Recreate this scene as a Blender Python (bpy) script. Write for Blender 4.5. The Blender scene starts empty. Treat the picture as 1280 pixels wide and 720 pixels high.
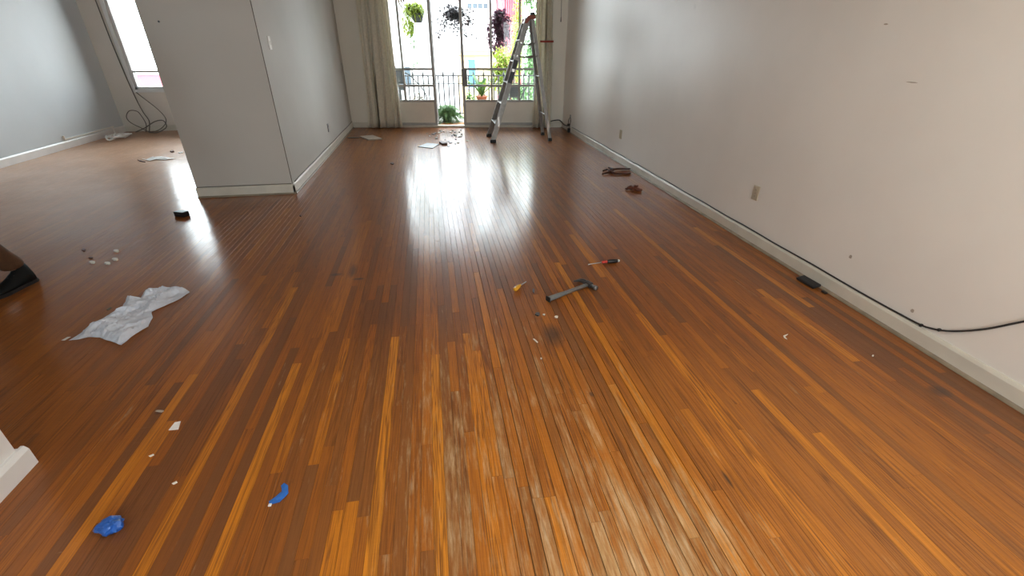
import bpy, bmesh, math, random
from mathutils import Vector, Matrix, noise, geometry

random.seed(7)
PI = math.pi
S = bpy.context.scene
COL = S.collection

# ------------------------------------------------------------------ camera
F_PX, HORIZON, VP_X, CAM_H = 569.0, 55.0, 533.0, 1.5
PITCH = math.atan((360 - HORIZON) / F_PX)
YAW = math.atan((640 - VP_X) * math.cos(PITCH) / F_PX)
cam_d = bpy.data.cameras.new('camera')
cam_d.sensor_width = 36.0
cam_d.lens = F_PX / 1280.0 * 36.0
cam_d.clip_start = 0.02
cam_d.clip_end = 300
cam = bpy.data.objects.new('camera', cam_d)
COL.objects.link(cam)
cam.location = (0, 0, CAM_H)
cam.rotation_euler = (PI / 2 - PITCH, 0, -YAW)
S.camera = cam

# ------------------------------------------------------------------ world, exposure
SKY_STRENGTH = 10.0
ASSUMED_LAMP = 84.0                                       # glow of the assumed ceiling lamp's globe
w = bpy.data.worlds.new('overcast_sky')
S.world = w
w.use_nodes = True
wn = w.node_tree.nodes
bgn = wn.get('Background') or wn.new('ShaderNodeBackground')
bgn.inputs['Color'].default_value = (0.87, 0.945, 1.0, 1)
bgn.inputs['Strength'].default_value = SKY_STRENGTH
S.view_settings.view_transform = 'Standard'
S.view_settings.look = 'None'
S.view_settings.gamma = 1.0
S.view_settings.exposure = 0.52
S.view_settings.use_curve_mapping = False
S.cycles.use_denoising = True
S.cycles.max_bounces = 10
S.cycles.diffuse_bounces = 6
S.cycles.transparent_max_bounces = 12
S.cycles.sample_clamp_indirect = 6.0
S.cycles.caustics_reflective = False
S.cycles.caustics_refractive = False


def portal(name, loc, rot, sx, sy):
    """sampling guide for the sky light that comes in through a window opening (emits nothing itself)"""
    l = bpy.data.lights.new(name, 'AREA')
    l.shape = 'RECTANGLE'
    l.size, l.size_y = sx, sy
    l.cycles.is_portal = True
    o = bpy.data.objects.new(name, l)
    COL.objects.link(o)
    o.location = loc
    o.rotation_euler = rot
    return o


# window wall of the main room stands at a slight angle: local frame s (along), d (outward), z
P0 = Vector((-1.62, 10.12, 0))
P1 = Vector((2.605, 9.45, 0))
WE = (P1 - P0).normalized()
WO = Vector((-WE.y, WE.x, 0))          # outward
WANG = math.atan2(WE.y, WE.x)
WLEN = (P1 - P0).length
WM = Matrix.Translation(P0) @ Matrix.Rotation(WANG, 4, 'Z')


def W(s, d, z):
    return P0 + WE * s + WO * d + Vector((0, 0, z))


S0, S1, WIN_TOP = 0.86, 3.86, 2.5
LW0, LW1, LWB, LWT = -5.47, -2.8, 0.74, 2.6      # window of the left room
R20, R21 = -5.4, -4.2                            # added rear window to brighten the left room, never in view
RW0, RW1, RWB, RWT = -0.6, 1.9, 1.0, 2.35       # assumed window behind the camera, never in view, lights the near end
CEIL = 2.75
YB = -2.2                                         # rear wall
pc = W((S0 + S1) / 2, 0.12, WIN_TOP / 2)
portal('front_window_daylight', pc, (-PI / 2, 0, WANG), S1 - S0, WIN_TOP)
portal('left_window_daylight', ((LW0 + LW1) / 2, 10.42, (LWB + LWT) / 2), (-PI / 2, 0, 0), LW1 - LW0, LWT - LWB)
portal('assumed_rear_daylight', ((RW0 + RW1) / 2, YB - 0.12, (RWB + RWT) / 2), (PI / 2, 0, 0), RW1 - RW0, RWT - RWB)  # sky light through the assumed rear window

portal('added_rear_left_daylight', ((R20 + R21) / 2, YB - 0.12, (RWB + RWT) / 2), (PI / 2, 0, 0), R21 - R20, RWT - RWB)


# ------------------------------------------------------------------ pixel <-> place helpers (calibration of the photo)
FWD = Vector((math.sin(YAW) * math.cos(PITCH), math.cos(YAW) * math.cos(PITCH), -math.sin(PITCH)))
RGT = Vector((math.cos(YAW), -math.sin(YAW), 0))
UPV = RGT.cross(FWD)
CAMP = Vector((0, 0, CAM_H))


def fl(u, v, z=0.0):
    """floor point seen at a pixel"""
    d = FWD + RGT * ((u - 640) / F_PX) - UPV * ((v - 360) / F_PX)
    return CAMP + d * ((z - CAM_H) / d.z)


def proj(p):
    q = Vector(p) - CAMP
    z = max(q.dot(FWD), 0.05)
    return 640 + F_PX * q.dot(RGT) / z, 360 - F_PX * q.dot(UPV) / z


# ------------------------------------------------------------------ materials
MATS = {}


def nd(nt, t, **kw):
    n = nt.nodes.new(t)
    for k, v in kw.items():
        setattr(n, k, v)
    return n


def mat(name, col, rough=0.5, var=0.12, scale=8.0, metal=0.0, bump=0.0, bscale=60.0, spec=0.5, trans=0.0, sheen=0.0, stretch=(1, 1, 1)):
    """painted / plastic / metal surface whose colour wanders a little with a noise"""
    if name in MATS:
        return MATS[name]
    m = bpy.data.materials.new(name)
    m.use_nodes = True
    nt = m.node_tree
    b = nt.nodes['Principled BSDF']
    tc = nd(nt, 'ShaderNodeTexCoord')
    mp = nd(nt, 'ShaderNodeMapping')
    mp.inputs['Scale'].default_value = stretch
    nt.links.new(tc.outputs['Object'], mp.inputs['Vector'])
    nz = nd(nt, 'ShaderNodeTexNoise')
    nz.inputs['Scale'].default_value = scale
    nz.inputs['Detail'].default_value = 5
    nt.links.new(mp.outputs['Vector'], nz.inputs['Vector'])
    r = nd(nt, 'ShaderNodeValToRGB')
    r.color_ramp.elements[0].position = 0.3
    r.color_ramp.elements[1].position = 0.72
    r.color_ramp.elements[0].color = (*[c * (1 - var) for c in col], 1)
    r.color_ramp.elements[1].color = (*[min(1, c * (1 + var * 0.6)) for c in col], 1)
    nt.links.new(nz.outputs['Fac'], r.inputs['Fac'])
    nt.links.new(r.outputs['Color'], b.inputs['Base Color'])
    b.inputs['Roughness'].default_value = rough
    b.inputs['Metallic'].default_value = metal
    b.inputs['Specular IOR Level'].default_value = spec
    if sheen:
        b.inputs['Sheen Weight'].default_value = sheen
    if bump:
        n2 = nd(nt, 'ShaderNodeTexNoise')
        n2.inputs['Scale'].default_value = bscale
        n2.inputs['Detail'].default_value = 4
        nt.links.new(mp.outputs['Vector'], n2.inputs['Vector'])
        bp = nd(nt, 'ShaderNodeBump')
        bp.inputs['Strength'].default_value = bump
        bp.inputs['Distance'].default_value = 0.01
        nt.links.new(n2.outputs['Fac'], bp.inputs['Height'])
        nt.links.new(bp.outputs['Normal'], b.inputs['Normal'])
    if trans:
        out = nt.nodes['Material Output']
        t = nd(nt, 'ShaderNodeBsdfTranslucent')
        nt.links.new(r.outputs['Color'], t.inputs['Color'])
        mx = nd(nt, 'ShaderNodeMixShader')
        mx.inputs['Fac'].default_value = trans
        nt.links.new(b.outputs['BSDF'], mx.inputs[1])
        nt.links.new(t.outputs['BSDF'], mx.inputs[2])
        nt.links.new(mx.outputs['Shader'], out.inputs['Surface'])
    MATS[name] = m
    return m


def mat_wall(name, col, rough=0.42):
    """old emulsion paint: broad cloudy variation, roller relief, small scuffs"""
    m = mat(name, col, rough, 0.05, 1.3, bump=0.06, bscale=14.0)
    nt = m.node_tree
    b = nt.nodes['Principled BSDF']
    src = b.inputs['Base Color'].links[0].from_socket
    tc = nd(nt, 'ShaderNodeTexCoord')
    nz = nd(nt, 'ShaderNodeTexNoise')
    nz.inputs['Scale'].default_value = 3.2
    nz.inputs['Detail'].default_value = 7
    nz.inputs['Roughness'].default_value = 0.7
    nt.links.new(tc.outputs['Object'], nz.inputs['Vector'])
    rp = nd(nt, 'ShaderNodeValToRGB')
    rp.color_ramp.elements[0].position = 0.70
    rp.color_ramp.elements[0].color = (0, 0, 0, 1)
    rp.color_ramp.elements[1].position = 0.80
    rp.color_ramp.elements[1].color = (0.5, 0.5, 0.5, 1)
    nt.links.new(nz.outputs['Fac'], rp.inputs['Fac'])
    mx = nd(nt, 'ShaderNodeMix', data_type='RGBA')
    nt.links.new(rp.outputs['Color'], mx.inputs['Factor'])
    nt.links.new(src, mx.inputs['A'])
    mx.inputs['B'].default_value = (col[0] * 0.72, col[1] * 0.72, col[2] * 0.72, 1)
    nt.links.new(mx.outputs['Result'], b.inputs['Base Color'])
    return m


def mat_glass(name, tint=(0.97, 0.99, 0.98)):
    m = bpy.data.materials.new(name)
    m.use_nodes = True
    nt = m.node_tree
    nt.nodes.remove(nt.nodes['Principled BSDF'])
    out = nt.nodes['Material Output']
    tr = nd(nt, 'ShaderNodeBsdfTransparent')
    tc = nd(nt, 'ShaderNodeTexCoord')
    nz = nd(nt, 'ShaderNodeTexNoise')
    nz.inputs['Scale'].default_value = 3.0
    nt.links.new(tc.outputs['Object'], nz.inputs['Vector'])
    rp = nd(nt, 'ShaderNodeValToRGB')
    rp.color_ramp.elements[0].color = (tint[0] * 0.97, tint[1] * 0.97, tint[2] * 0.97, 1)
    rp.color_ramp.elements[1].color = (*tint, 1)
    nt.links.new(nz.outputs['Fac'], rp.inputs['Fac'])
    nt.links.new(rp.outputs['Color'], tr.inputs['Color'])
    gl = nd(nt, 'ShaderNodeBsdfGlossy')
    gl.inputs['Roughness'].default_value = 0.02
    fr = nd(nt, 'ShaderNodeFresnel')
    fr.inputs['IOR'].default_value = 1.3
    mx = nd(nt, 'ShaderNodeMixShader')
    nt.links.new(fr.outputs['Fac'], mx.inputs['Fac'])
    nt.links.new(tr.outputs['BSDF'], mx.inputs[1])
    nt.links.new(gl.outputs['BSDF'], mx.inputs[2])
    nt.links.new(mx.outputs['Shader'], out.inputs['Surface'])
    return m


def mat_plank():
    m = bpy.data.materials.new('old_varnished_strip_wood')
    m.use_nodes = True
    nt = m.node_tree
    L = nt.links.new
    b = nt.nodes['Principled BSDF']

    def math_(op, a, c=None, clamp=False):
        n = nd(nt, 'ShaderNodeMath', operation=op)
        n.use_clamp = clamp
        for i, x in enumerate((a, c)):
            if x is None:
                continue
            if isinstance(x, (int, float)):
                n.inputs[i].default_value = x
            else:
                L(x, n.inputs[i])
        return n.outputs[0]

    def noise_(vec, scale, detail=4, rough=0.55, dist=0.0):
        n = nd(nt, 'ShaderNodeTexNoise')
        n.inputs['Scale'].default_value = scale
        n.inputs['Detail'].default_value = detail
        n.inputs['Roughness'].default_value = rough
        n.inputs['Distortion'].default_value = dist
        L(vec, n.inputs['Vector'])
        return n.outputs['Fac']

    def vec_scale(v, s):
        n = nd(nt, 'ShaderNodeVectorMath', operation='MULTIPLY')
        L(v, n.inputs[0])
        n.inputs[1].default_value = s
        return n.outputs[0]

    def ramp(fac, stops):
        n = nd(nt, 'ShaderNodeValToRGB')
        cr = n.color_ramp
        while len(cr.elements) < len(stops):
            cr.elements.new(0.5)
        for e, (p, c) in zip(cr.elements, stops):
            e.position = p
            e.color = (*c, 1)
        L(fac, n.inputs['Fac'])
        return n.outputs['Color']

    def mixc(f, a, c, mode='MIX'):
        n = nd(nt, 'ShaderNodeMix', data_type='RGBA', blend_type=mode)
        if isinstance(f, (int, float)):
            n.inputs['Factor'].default_value = f
        else:
            L(f, n.inputs['Factor'])
        for k, x in (('A', a), ('B', c)):
            if isinstance(x, tuple):
                n.inputs[k].default_value = (*x, 1)
            else:
                L(x, n.inputs[k])
        return n.outputs['Result']

    geo = nd(nt, 'ShaderNodeNewGeometry')
    pos = geo.outputs['Position']
    att = nd(nt, 'ShaderNodeAttribute', attribute_name='tone')
    sep = nd(nt, 'ShaderNodeSeparateColor')
    L(att.outputs['Color'], sep.inputs['Color'])
    tone, rnd, worn = sep.outputs[0], sep.outputs[1], sep.outputs[2]
    off = nd(nt, 'ShaderNodeCombineXYZ')
    L(math_('MULTIPLY', rnd, 17.3), off.inputs[0])
    L(math_('MULTIPLY', rnd, 41.7), off.inputs[1])
    L(math_('MULTIPLY', rnd, 9.1), off.inputs[2])
    add = nd(nt, 'ShaderNodeVectorMath', operation='ADD')
    L(pos, add.inputs[0])
    L(off.outputs[0], add.inputs[1])
    p = add.outputs[0]                                    # each board its own piece of the log
    fine = noise_(vec_scale(p, (230, 5, 1)), 1.0, 4, 0.6)            # fibres
    figure = noise_(vec_scale(p, (32, 0.7, 1)), 1.0, 3, 0.5, 0.5)    # broad figure
    ringn = nd(nt, 'ShaderNodeMath', operation='SINE')
    L(math_('MULTIPLY', figure, 64.0), ringn.inputs[0])
    ring = math_('ADD', math_('MULTIPLY', ringn.outputs[0], 0.5), 0.5)
    cloud = noise_(pos, 1.7, 5, 0.6)
    blot = noise_(vec_scale(pos, (5, 1.6, 1)), 1.6, 6, 0.65)
    col = ramp(tone, [(0.0, (0.150, 0.064, 0.027)), (0.22, (0.213, 0.075, 0.020)), (0.45, (0.300, 0.096, 0.015)),
                      (0.68, (0.410, 0.134, 0.014)), (0.85, (0.570, 0.200, 0.015)), (1.0, (0.650, 0.255, 0.025))])
    # wear: the finish is walked off in streaks near the camera, patchy elsewhere
    sp = nd(nt, 'ShaderNodeSeparateXYZ')
    L(pos, sp.inputs[0])
    x, y = sp.outputs[0], sp.outputs[1]

    def blob(cx, cy, rx, ry):
        a = math_('DIVIDE', math_('SUBTRACT', x, cx), rx)
        c = math_('DIVIDE', math_('SUBTRACT', y, cy), ry)
        d2 = math_('ADD', math_('MULTIPLY', a, a), math_('MULTIPLY', c, c))
        return math_('SUBTRACT', 1.0, d2, True)

    traffic = math_('MAXIMUM', blob(0.55, 0.55, 0.75, 1.0), math_('MULTIPLY', blob(0.3, 1.2, 1.1, 1.5), 0.55))
    traffic = math_('MAXIMUM', traffic, math_('MULTIPLY', blob(-0.35, 1.75, 0.5, 0.7), 0.4))
    warm = math_('MAXIMUM', traffic, math_('MULTIPLY', blob(1.0, 0.6, 1.7, 1.5), 0.9))
    streak = noise_(vec_scale(p, (55, 6, 1)), 1.0, 6, 0.7)
    rubm = math_('ADD', math_('MULTIPLY', traffic, 0.42), math_('MULTIPLY', worn, 0.16))
    rubm = math_('ADD', rubm, math_('MULTIPLY', math_('SUBTRACT', blot, 0.5), 0.5))
    rubm = math_('ADD', rubm, math_('MULTIPLY', math_('SUBTRACT', streak, 0.5), 0.9))
    rub = math_('MULTIPLY', math_('SUBTRACT', rubm, 0.25, True), 2.6, True)
    # bright figure of the softwood where varnish still glows
    glow = math_('MULTIPLY', math_('SUBTRACT', cloud, 0.42, True), 1.6, True)
    col = mixc(math_('MULTIPLY', warm, 0.50), col, (0.56, 0.215, 0.032))
    col = mixc(math_('MULTIPLY', glow, 0.18), col, (0.33, 0.115, 0.025))
    rst = math_('ADD', 0.12, math_('MULTIPLY', math_('FRACT', math_('MULTIPLY', rnd, 7.13)), 0.62))
    col = mixc(math_('MULTIPLY', math_('POWER', ring, 3.0), rst), col, (0.105, 0.036, 0.013))
    col = mixc(math_('MULTIPLY', math_('SUBTRACT', fine, 0.45, True), 2.6, True), col, (0.14, 0.052, 0.020))
    bare = ramp(streak, [(0.3, (0.34, 0.23, 0.14)), (0.5, (0.50, 0.345, 0.17)), (0.7, (0.66, 0.53, 0.34))])
    col = mixc(math_('MULTIPLY', rub, 0.72), col, bare)
    # left wall's reflected haze painted into the second room's floor colour, not dust
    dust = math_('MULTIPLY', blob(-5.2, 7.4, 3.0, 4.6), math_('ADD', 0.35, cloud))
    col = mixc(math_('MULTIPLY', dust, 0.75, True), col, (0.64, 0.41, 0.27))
    # old dark water stains with their own shapes
    sn = noise_(vec_scale(pos, (9, 5, 1)), 1.0, 4, 0.6)
    st = None
    for (cx, cy, rx, ry) in ((-0.675, 3.23, 0.035, 0.14), (-0.79, 3.18, 0.05, 0.03), (-0.62, 3.08, 0.05, 0.02), (0.66, 1.62, 0.014, 0.022),
                             (0.60, 2.15, 0.07, 0.14), (2.35, 1.36, 0.06, 0.05), (-1.35, 1.83, 0.02, 0.02), (1.03, 1.06, 0.01, 0.05)):
        q = blob(cx, cy, rx, ry)
        q = math_('MULTIPLY', q, math_('ADD', sn, 0.35), True)
        st = q if st is None else math_('MAXIMUM', st, q)
    col = mixc(math_('MULTIPLY', st, 0.85, True), col, (0.035, 0.028, 0.027))
    # fine pale scratches
    scr = noise_(vec_scale(pos, (14, 95, 1)), 1.0, 2, 0.4, 1.5)
    scm = math_('MULTIPLY', math_('SUBTRACT', scr, 0.76, True), 9.0, True)
    col = mixc(math_('MULTIPLY', scm, 0.35), col, (0.52, 0.38, 0.24))
    L(col, b.inputs['Base Color'])
    L(math_('ADD', 0.42, math_('MULTIPLY', rub, 0.25)), b.inputs['Roughness'])
    b.inputs['Specular IOR Level'].default_value = 0.12
    hatch = noise_(vec_scale(pos, (7, 85, 1)), 1.0, 3, 0.6)          # cross scratches of the old sanding
    tex = math_('MULTIPLY', math_('ADD', math_('SUBTRACT', hatch, 0.5), math_('SUBTRACT', streak, 0.5)), 2.4)
    coat = math_('MULTIPLY', math_('SUBTRACT', 0.58, math_('MULTIPLY', rub, 0.5), True), math_('ADD', 0.95, tex, True))
    L(coat, b.inputs['Coat Weight'])
    L(math_('ADD', 0.035, math_('MULTIPLY', blot, 0.10)), b.inputs['Coat Roughness'])
    b.inputs['Coat IOR'].default_value = 1.5
    h = math_('ADD', math_('MULTIPLY', fine, 0.5), math_('MULTIPLY', noise_(vec_scale(pos, (60, 22, 1)), 1.0, 4, 0.6), 0.7))
    h = math_('ADD', h, math_('MULTIPLY', hatch, 2.2))
    h = math_('ADD', h, math_('MULTIPLY', noise_(vec_scale(p, (9, 3.0, 1)), 1.0, 2), 1.6))
    bp = nd(nt, 'ShaderNodeBump')
    bp.inputs['Strength'].default_value = 0.34
    bp.inputs['Distance'].default_value = 0.001
    L(h, bp.inputs['Height'])
    L(bp.outputs['Normal'], b.inputs['Normal'])
    L(bp.outputs['Normal'], b.inputs['Coat Normal'])
    return m


M = {
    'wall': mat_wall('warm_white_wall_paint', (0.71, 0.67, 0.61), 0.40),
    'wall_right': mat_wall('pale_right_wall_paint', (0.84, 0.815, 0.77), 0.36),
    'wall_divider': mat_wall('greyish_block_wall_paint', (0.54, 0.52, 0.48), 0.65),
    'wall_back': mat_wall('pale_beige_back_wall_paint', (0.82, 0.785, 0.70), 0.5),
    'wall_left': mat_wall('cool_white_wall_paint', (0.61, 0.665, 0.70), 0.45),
    'ceiling': mat_wall('ceiling_paint', (0.78, 0.77, 0.74), 0.7),
    'trim': mat('cream_trim_gloss', (0.66, 0.63, 0.55), 0.3, 0.1, 5.0, bump=0.04, bscale=25),
    'shoe': mat('brownish_shoe_moulding_paint', (0.27, 0.22, 0.16), 0.45, 0.3, 9.0),
    'trim_white': mat('white_trim_gloss', (0.80, 0.80, 0.79), 0.3, 0.06, 5.0),
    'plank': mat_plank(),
    'subfloor': mat('dark_dust_in_joints', (0.018, 0.013, 0.010), 0.9, 0.4, 20),
    'frame': mat('grey_painted_steel_frame', (0.42, 0.415, 0.40), 0.4, 0.12, 6.0),
    'frame_white': mat('white_painted_steel_frame', (0.75, 0.76, 0.76), 0.35, 0.05, 6.0),
    'panel': mat('beige_painted_steel_panel', (0.80, 0.765, 0.68), 0.42, 0.06, 4.0),
    'lock': mat('dark_lock_metal', (0.14, 0.135, 0.13), 0.4, 0.2, 12, metal=0.4),
    'glass': mat_glass('window_glass'),
    'curtain': mat('beige_curtain_cloth', (0.86, 0.82, 0.70), 0.85, 0.10, 30, bump=0.05, bscale=300, trans=0.27, sheen=0.2),
    'tie': mat('dull_red_tie_cloth', (0.36, 0.055, 0.035), 0.7, 0.15, 30),
    'alu': mat('scuffed_aluminium', (0.30, 0.29, 0.275), 0.45, 0.2, 14, metal=0.5),
    'alu_bright': mat('bright_aluminium_bracket', (0.85, 0.85, 0.83), 0.25, 0.08, 14, metal=0.7),
    'ladder_red': mat('brownish_red_plastic_cap', (0.27, 0.055, 0.03), 0.45, 0.15, 20),
    'rubber': mat('black_rubber', (0.018, 0.018, 0.019), 0.6, 0.2, 30),
    'black': mat('black_plastic', (0.014, 0.014, 0.016), 0.38, 0.2, 30),
    'black_cable': mat('black_cable_jacket', (0.022, 0.019, 0.018), 0.45, 0.2, 30),
    'grey_cable': mat('greyish_brown_cable_jacket', (0.13, 0.115, 0.095), 0.5, 0.2, 30),
    'white_plastic': mat('white_plastic', (0.78, 0.77, 0.73), 0.35, 0.05, 12),
    'old_plate': mat('yellowed_plastic_plate', (0.56, 0.49, 0.34), 0.4, 0.08, 12),
    'beige_plate': mat('beige_plastic_plate', (0.50, 0.43, 0.32), 0.4, 0.08, 12),
    'steel': mat('dull_forged_steel', (0.33, 0.34, 0.35), 0.32, 0.25, 25, metal=0.85),
    'dark_steel': mat('dark_worn_steel', (0.10, 0.105, 0.11), 0.38, 0.3, 25, metal=0.7),
    'grip': mat('grey_rubber_grip', (0.17, 0.18, 0.18), 0.5, 0.2, 25),
    'red_plastic': mat('red_plastic', (0.50, 0.035, 0.02), 0.3, 0.1, 25),
    'amber': mat('clear_amber_plastic', (0.72, 0.36, 0.03), 0.2, 0.15, 25),
    'rust': mat('rusty_brown_metal', (0.095, 0.034, 0.020), 0.6, 0.35, 40, metal=0.2, bump=0.2),
    'rust_red': mat('reddish_brown_scrap', (0.13, 0.035, 0.016), 0.7, 0.4, 45, bump=0.3),
    'bag': mat('thin_white_plastic_film', (0.80, 0.84, 0.92), 0.28, 0.08, 18, bump=0.25, bscale=55, trans=0.25),
    'paper': mat('white_paper', (0.82, 0.82, 0.80), 0.8, 0.05, 30),
    'plaster': mat('plaster_chip', (0.86, 0.82, 0.75), 0.85, 0.2, 40),
    'sheet': mat('pale_board', (0.42, 0.36, 0.30), 0.6, 0.15, 12),
    'shard': mat('greyish_shard', (0.10, 0.09, 0.085), 0.35, 0.5, 30),
    'blue': mat('blue_plastic_film', (0.015, 0.10, 0.42), 0.3, 0.35, 28, bump=0.3, bscale=70),
    'blue_tape': mat('blue_painters_tape', (0.02, 0.14, 0.52), 0.55, 0.15, 40),
    'denim': mat('brown_trouser_cloth', (0.105, 0.048, 0.020), 0.85, 0.2, 35, bump=0.15, bscale=220),
    'shoe_leather': mat('black_shoe_leather', (0.004, 0.006, 0.007), 0.6, 0.2, 30, spec=0.25),
    'shirt': mat('dark_shirt_cloth', (0.05, 0.055, 0.065), 0.9, 0.15, 35),
    'skin': mat('skin', (0.42, 0.24, 0.16), 0.5, 0.08, 20),
    'hair': mat('dark_hair', (0.015, 0.011, 0.009), 0.6, 0.3, 60),
    'iron': mat('black_iron', (0.03, 0.032, 0.034), 0.5, 0.2, 20),
    'concrete': mat('balcony_concrete', (0.42, 0.40, 0.37), 0.8, 0.15, 6),
    'street': mat('street_asphalt', (0.20, 0.20, 0.20), 0.9, 0.2, 2),
    'white_building': mat('white_render_facade', (0.82, 0.83, 0.83), 0.8, 0.05, 2),
    'pale_building': mat('pale_grey_render', (0.50, 0.50, 0.49), 0.8, 0.05, 2),
    'yellow_building': mat('pale_yellow_facade', (0.46, 0.35, 0.17), 0.8, 0.06, 2),
    'red_building': mat('red_corrugated_sheet', (0.36, 0.075, 0.095), 0.6, 0.1, 2),
    'blue_paint': mat('light_blue_paint', (0.05, 0.20, 0.29), 0.5, 0.08, 3),
    'facade_glass': mat('greyish_blue_facade_glass', (0.05, 0.075, 0.095), 0.4, 0.2, 4),
    'terracotta': mat('terracotta', (0.42, 0.13, 0.07), 0.7, 0.15, 14),
    'leaf_lime': mat('lime_green_leaf', (0.26, 0.34, 0.04), 0.5, 0.3, 30, trans=0.4),
    'leaf_green': mat('mid_green_leaf', (0.09, 0.21, 0.055), 0.5, 0.3, 30, trans=0.35),
    'leaf_pale': mat('pale_green_leaf', (0.20, 0.34, 0.15), 0.5, 0.3, 12, trans=0.4),
    'leaf_dark': mat('dark_dusky_leaf', (0.055, 0.05, 0.055), 0.5, 0.3, 30, trans=0.2),
    'leaf_purple': mat('purple_leaf', (0.085, 0.025, 0.055), 0.5, 0.3, 30, trans=0.25),
    'leaf_brown': mat('brownish_dry_leaf', (0.11, 0.085, 0.045), 0.7, 0.3, 30, trans=0.2),
    'pot_black': mat('dark_plastic_pot', (0.045, 0.05, 0.055), 0.5, 0.15, 20),
    'bark': mat('bark', (0.10, 0.075, 0.055), 0.9, 0.3, 30),
}


# ------------------------------------------------------------------ mesh builder
class MB:
    def __init__(s):
        s.v, s.f, s.mi = [], [], []

    def add(s, vs, fs, mi=0):
        o = len(s.v)
        s.v += [tuple(x) for x in vs]
        s.f += [tuple(i + o for i in f) for f in fs]
        s.mi += [mi] * len(fs)
        return s

    def box(s, x0, x1, y0, y1, z0, z1, mx=None, mi=0):
        vs = [Vector(p) for p in ((x0, y0, z0), (x1, y0, z0), (x1, y1, z0), (x0, y1, z0), (x0, y0, z1), (x1, y0, z1), (x1, y1, z1), (x0, y1, z1))]
        if mx is not None:
            vs = [mx @ v for v in vs]
        return s.add(vs, [(3, 2, 1, 0), (4, 5, 6, 7), (0, 1, 5, 4), (1, 2, 6, 5), (2, 3, 7, 6), (3, 0, 4, 7)], mi)

    def rbox(s, x0, x1, y0, y1, z0, z1, b=0.005, mx=None, mi=0):
        """box with all edges chamfered"""
        bm = bmesh.new()
        bmesh.ops.create_cube(bm, size=1)
        for v in bm.verts:
            v.co = Vector(((x0 + x1) / 2 + v.co.x * (x1 - x0), (y0 + y1) / 2 + v.co.y * (y1 - y0), (z0 + z1) / 2 + v.co.z * (z1 - z0)))
        bmesh.ops.bevel(bm, geom=list(bm.edges), offset=b, segments=2, affect='EDGES', profile=0.5)
        bm.verts.index_update()
        vs = [v.co.copy() for v in bm.verts]
        if mx is not None:
            vs = [mx @ v for v in vs]
        fs = [[v.index for v in f.verts] for f in bm.faces]
        bm.free()
        return s.add(vs, fs, mi)

    def tube(s, pts, r, seg=8, cap=True, mi=0):
        pts = [Vector(p) for p in pts]
        n = len(pts)
        rs = r if isinstance(r, (list, tuple)) else [r] * n
        vs, fs = [], []
        t0 = (pts[1] - pts[0]).normalized()
        a = t0.orthogonal().normalized()
        for i, p in enumerate(pts):
            t = (pts[min(i + 1, n - 1)] - pts[max(i - 1, 0)])
            if t.length < 1e-9:
                t = t0
            t = t.normalized()
            a = (a - t * a.dot(t))
            if a.length < 1e-6:
                a = t.orthogonal()
            a.normalize()
            b = t.cross(a)
            for k in range(seg):
                th = 2 * PI * k / seg
                vs.append(p + (a * math.cos(th) + b * math.sin(th)) * rs[i])
        for i in range(n - 1):
            for k in range(seg):
                k2 = (k + 1) % seg
                fs.append((i * seg + k, i * seg + k2, (i + 1) * seg + k2, (i + 1) * seg + k))
        if cap:
            fs.append(tuple(range(seg - 1, -1, -1)))
            fs.append(tuple((n - 1) * seg + k for k in range(seg)))
        return s.add(vs, fs, mi)

    def lathe(s, prof, c=(0, 0, 0), seg=20, mx=None, mi=0):
        vs, fs = [], []
        for (r, z) in prof:
            for k in range(seg):
                th = 2 * PI * k / seg
                v = Vector((c[0] + r * math.cos(th), c[1] + r * math.sin(th), c[2] + z))
                vs.append(mx @ v if mx is not None else v)
        for i in range(len(prof) - 1):
            for k in range(seg):
                k2 = (k + 1) % seg
                fs.append((i * seg + k, i * seg + k2, (i + 1) * seg + k2, (i + 1) * seg + k))
        fs.append(tuple(range(seg - 1, -1, -1)))
        fs.append(tuple((len(prof) - 1) * seg + k for k in range(seg)))
        return s.add(vs, fs, mi)

    def prism(s, poly, z0, z1, mx=None, mi=0):
        n = len(poly)
        vs = [Vector((x, y, z0)) for x, y in poly] + [Vector((x, y, z1)) for x, y in poly]
        if mx is not None:
            vs = [mx @ v for v in vs]
        fs = [tuple(range(n - 1, -1, -1)), tuple(range(n, 2 * n))]
        fs += [(i, (i + 1) % n, n + (i + 1) % n, n + i) for i in range(n)]
        return s.add(vs, fs, mi)

    def leaf(s, base, dir_, length, width, up=(0, 0, 1), bend=0.25, fold=0.15):
        """one leaf blade, folded along its midrib and bending over"""
        b = Vector(base)
        d = Vector(dir_).normalized()
        side = d.cross(Vector(up))
        if side.length < 1e-4:
            side = d.orthogonal()
        side.normalize()
        nrm = side.cross(d)
        m1 = b + d * length * 0.5 + nrm * length * bend * 0.4
        tip = b + d * length - nrm * length * bend * 0.5
        lf = m1 + side * width / 2 + nrm * width * fold
        rt = m1 - side * width / 2 + nrm * width * fold
        return s.add([b, lf, tip, rt, m1], [(0, 4, 1), (1, 4, 2), (0, 3, 4), (3, 2, 4)])

    def build(s, name, m, parent=None, smooth=False, loc=None):
        me = bpy.data.meshes.new(name)
        vs = s.v
        if loc is not None:
            lx, ly, lz = loc
            vs = [(x - lx, y - ly, z - lz) for x, y, z in vs]
        me.from_pydata(vs, [], s.f)
        for mm in (m if isinstance(m, (list, tuple)) else [m]):
            me.materials.append(M[mm] if isinstance(mm, str) else mm)
        if any(s.mi):
            me.polygons.foreach_set('material_index', s.mi)
        if smooth:
            me.polygons.foreach_set('use_smooth', [True] * len(me.polygons))
        me.update()
        o = bpy.data.objects.new(name, me)
        COL.objects.link(o)
        if loc is not None:
            o.location = loc
        if parent is not None:
            o.parent = parent
            if loc is None:
                o.matrix_parent_inverse = parent.matrix_basis.inverted()
        return o


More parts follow.
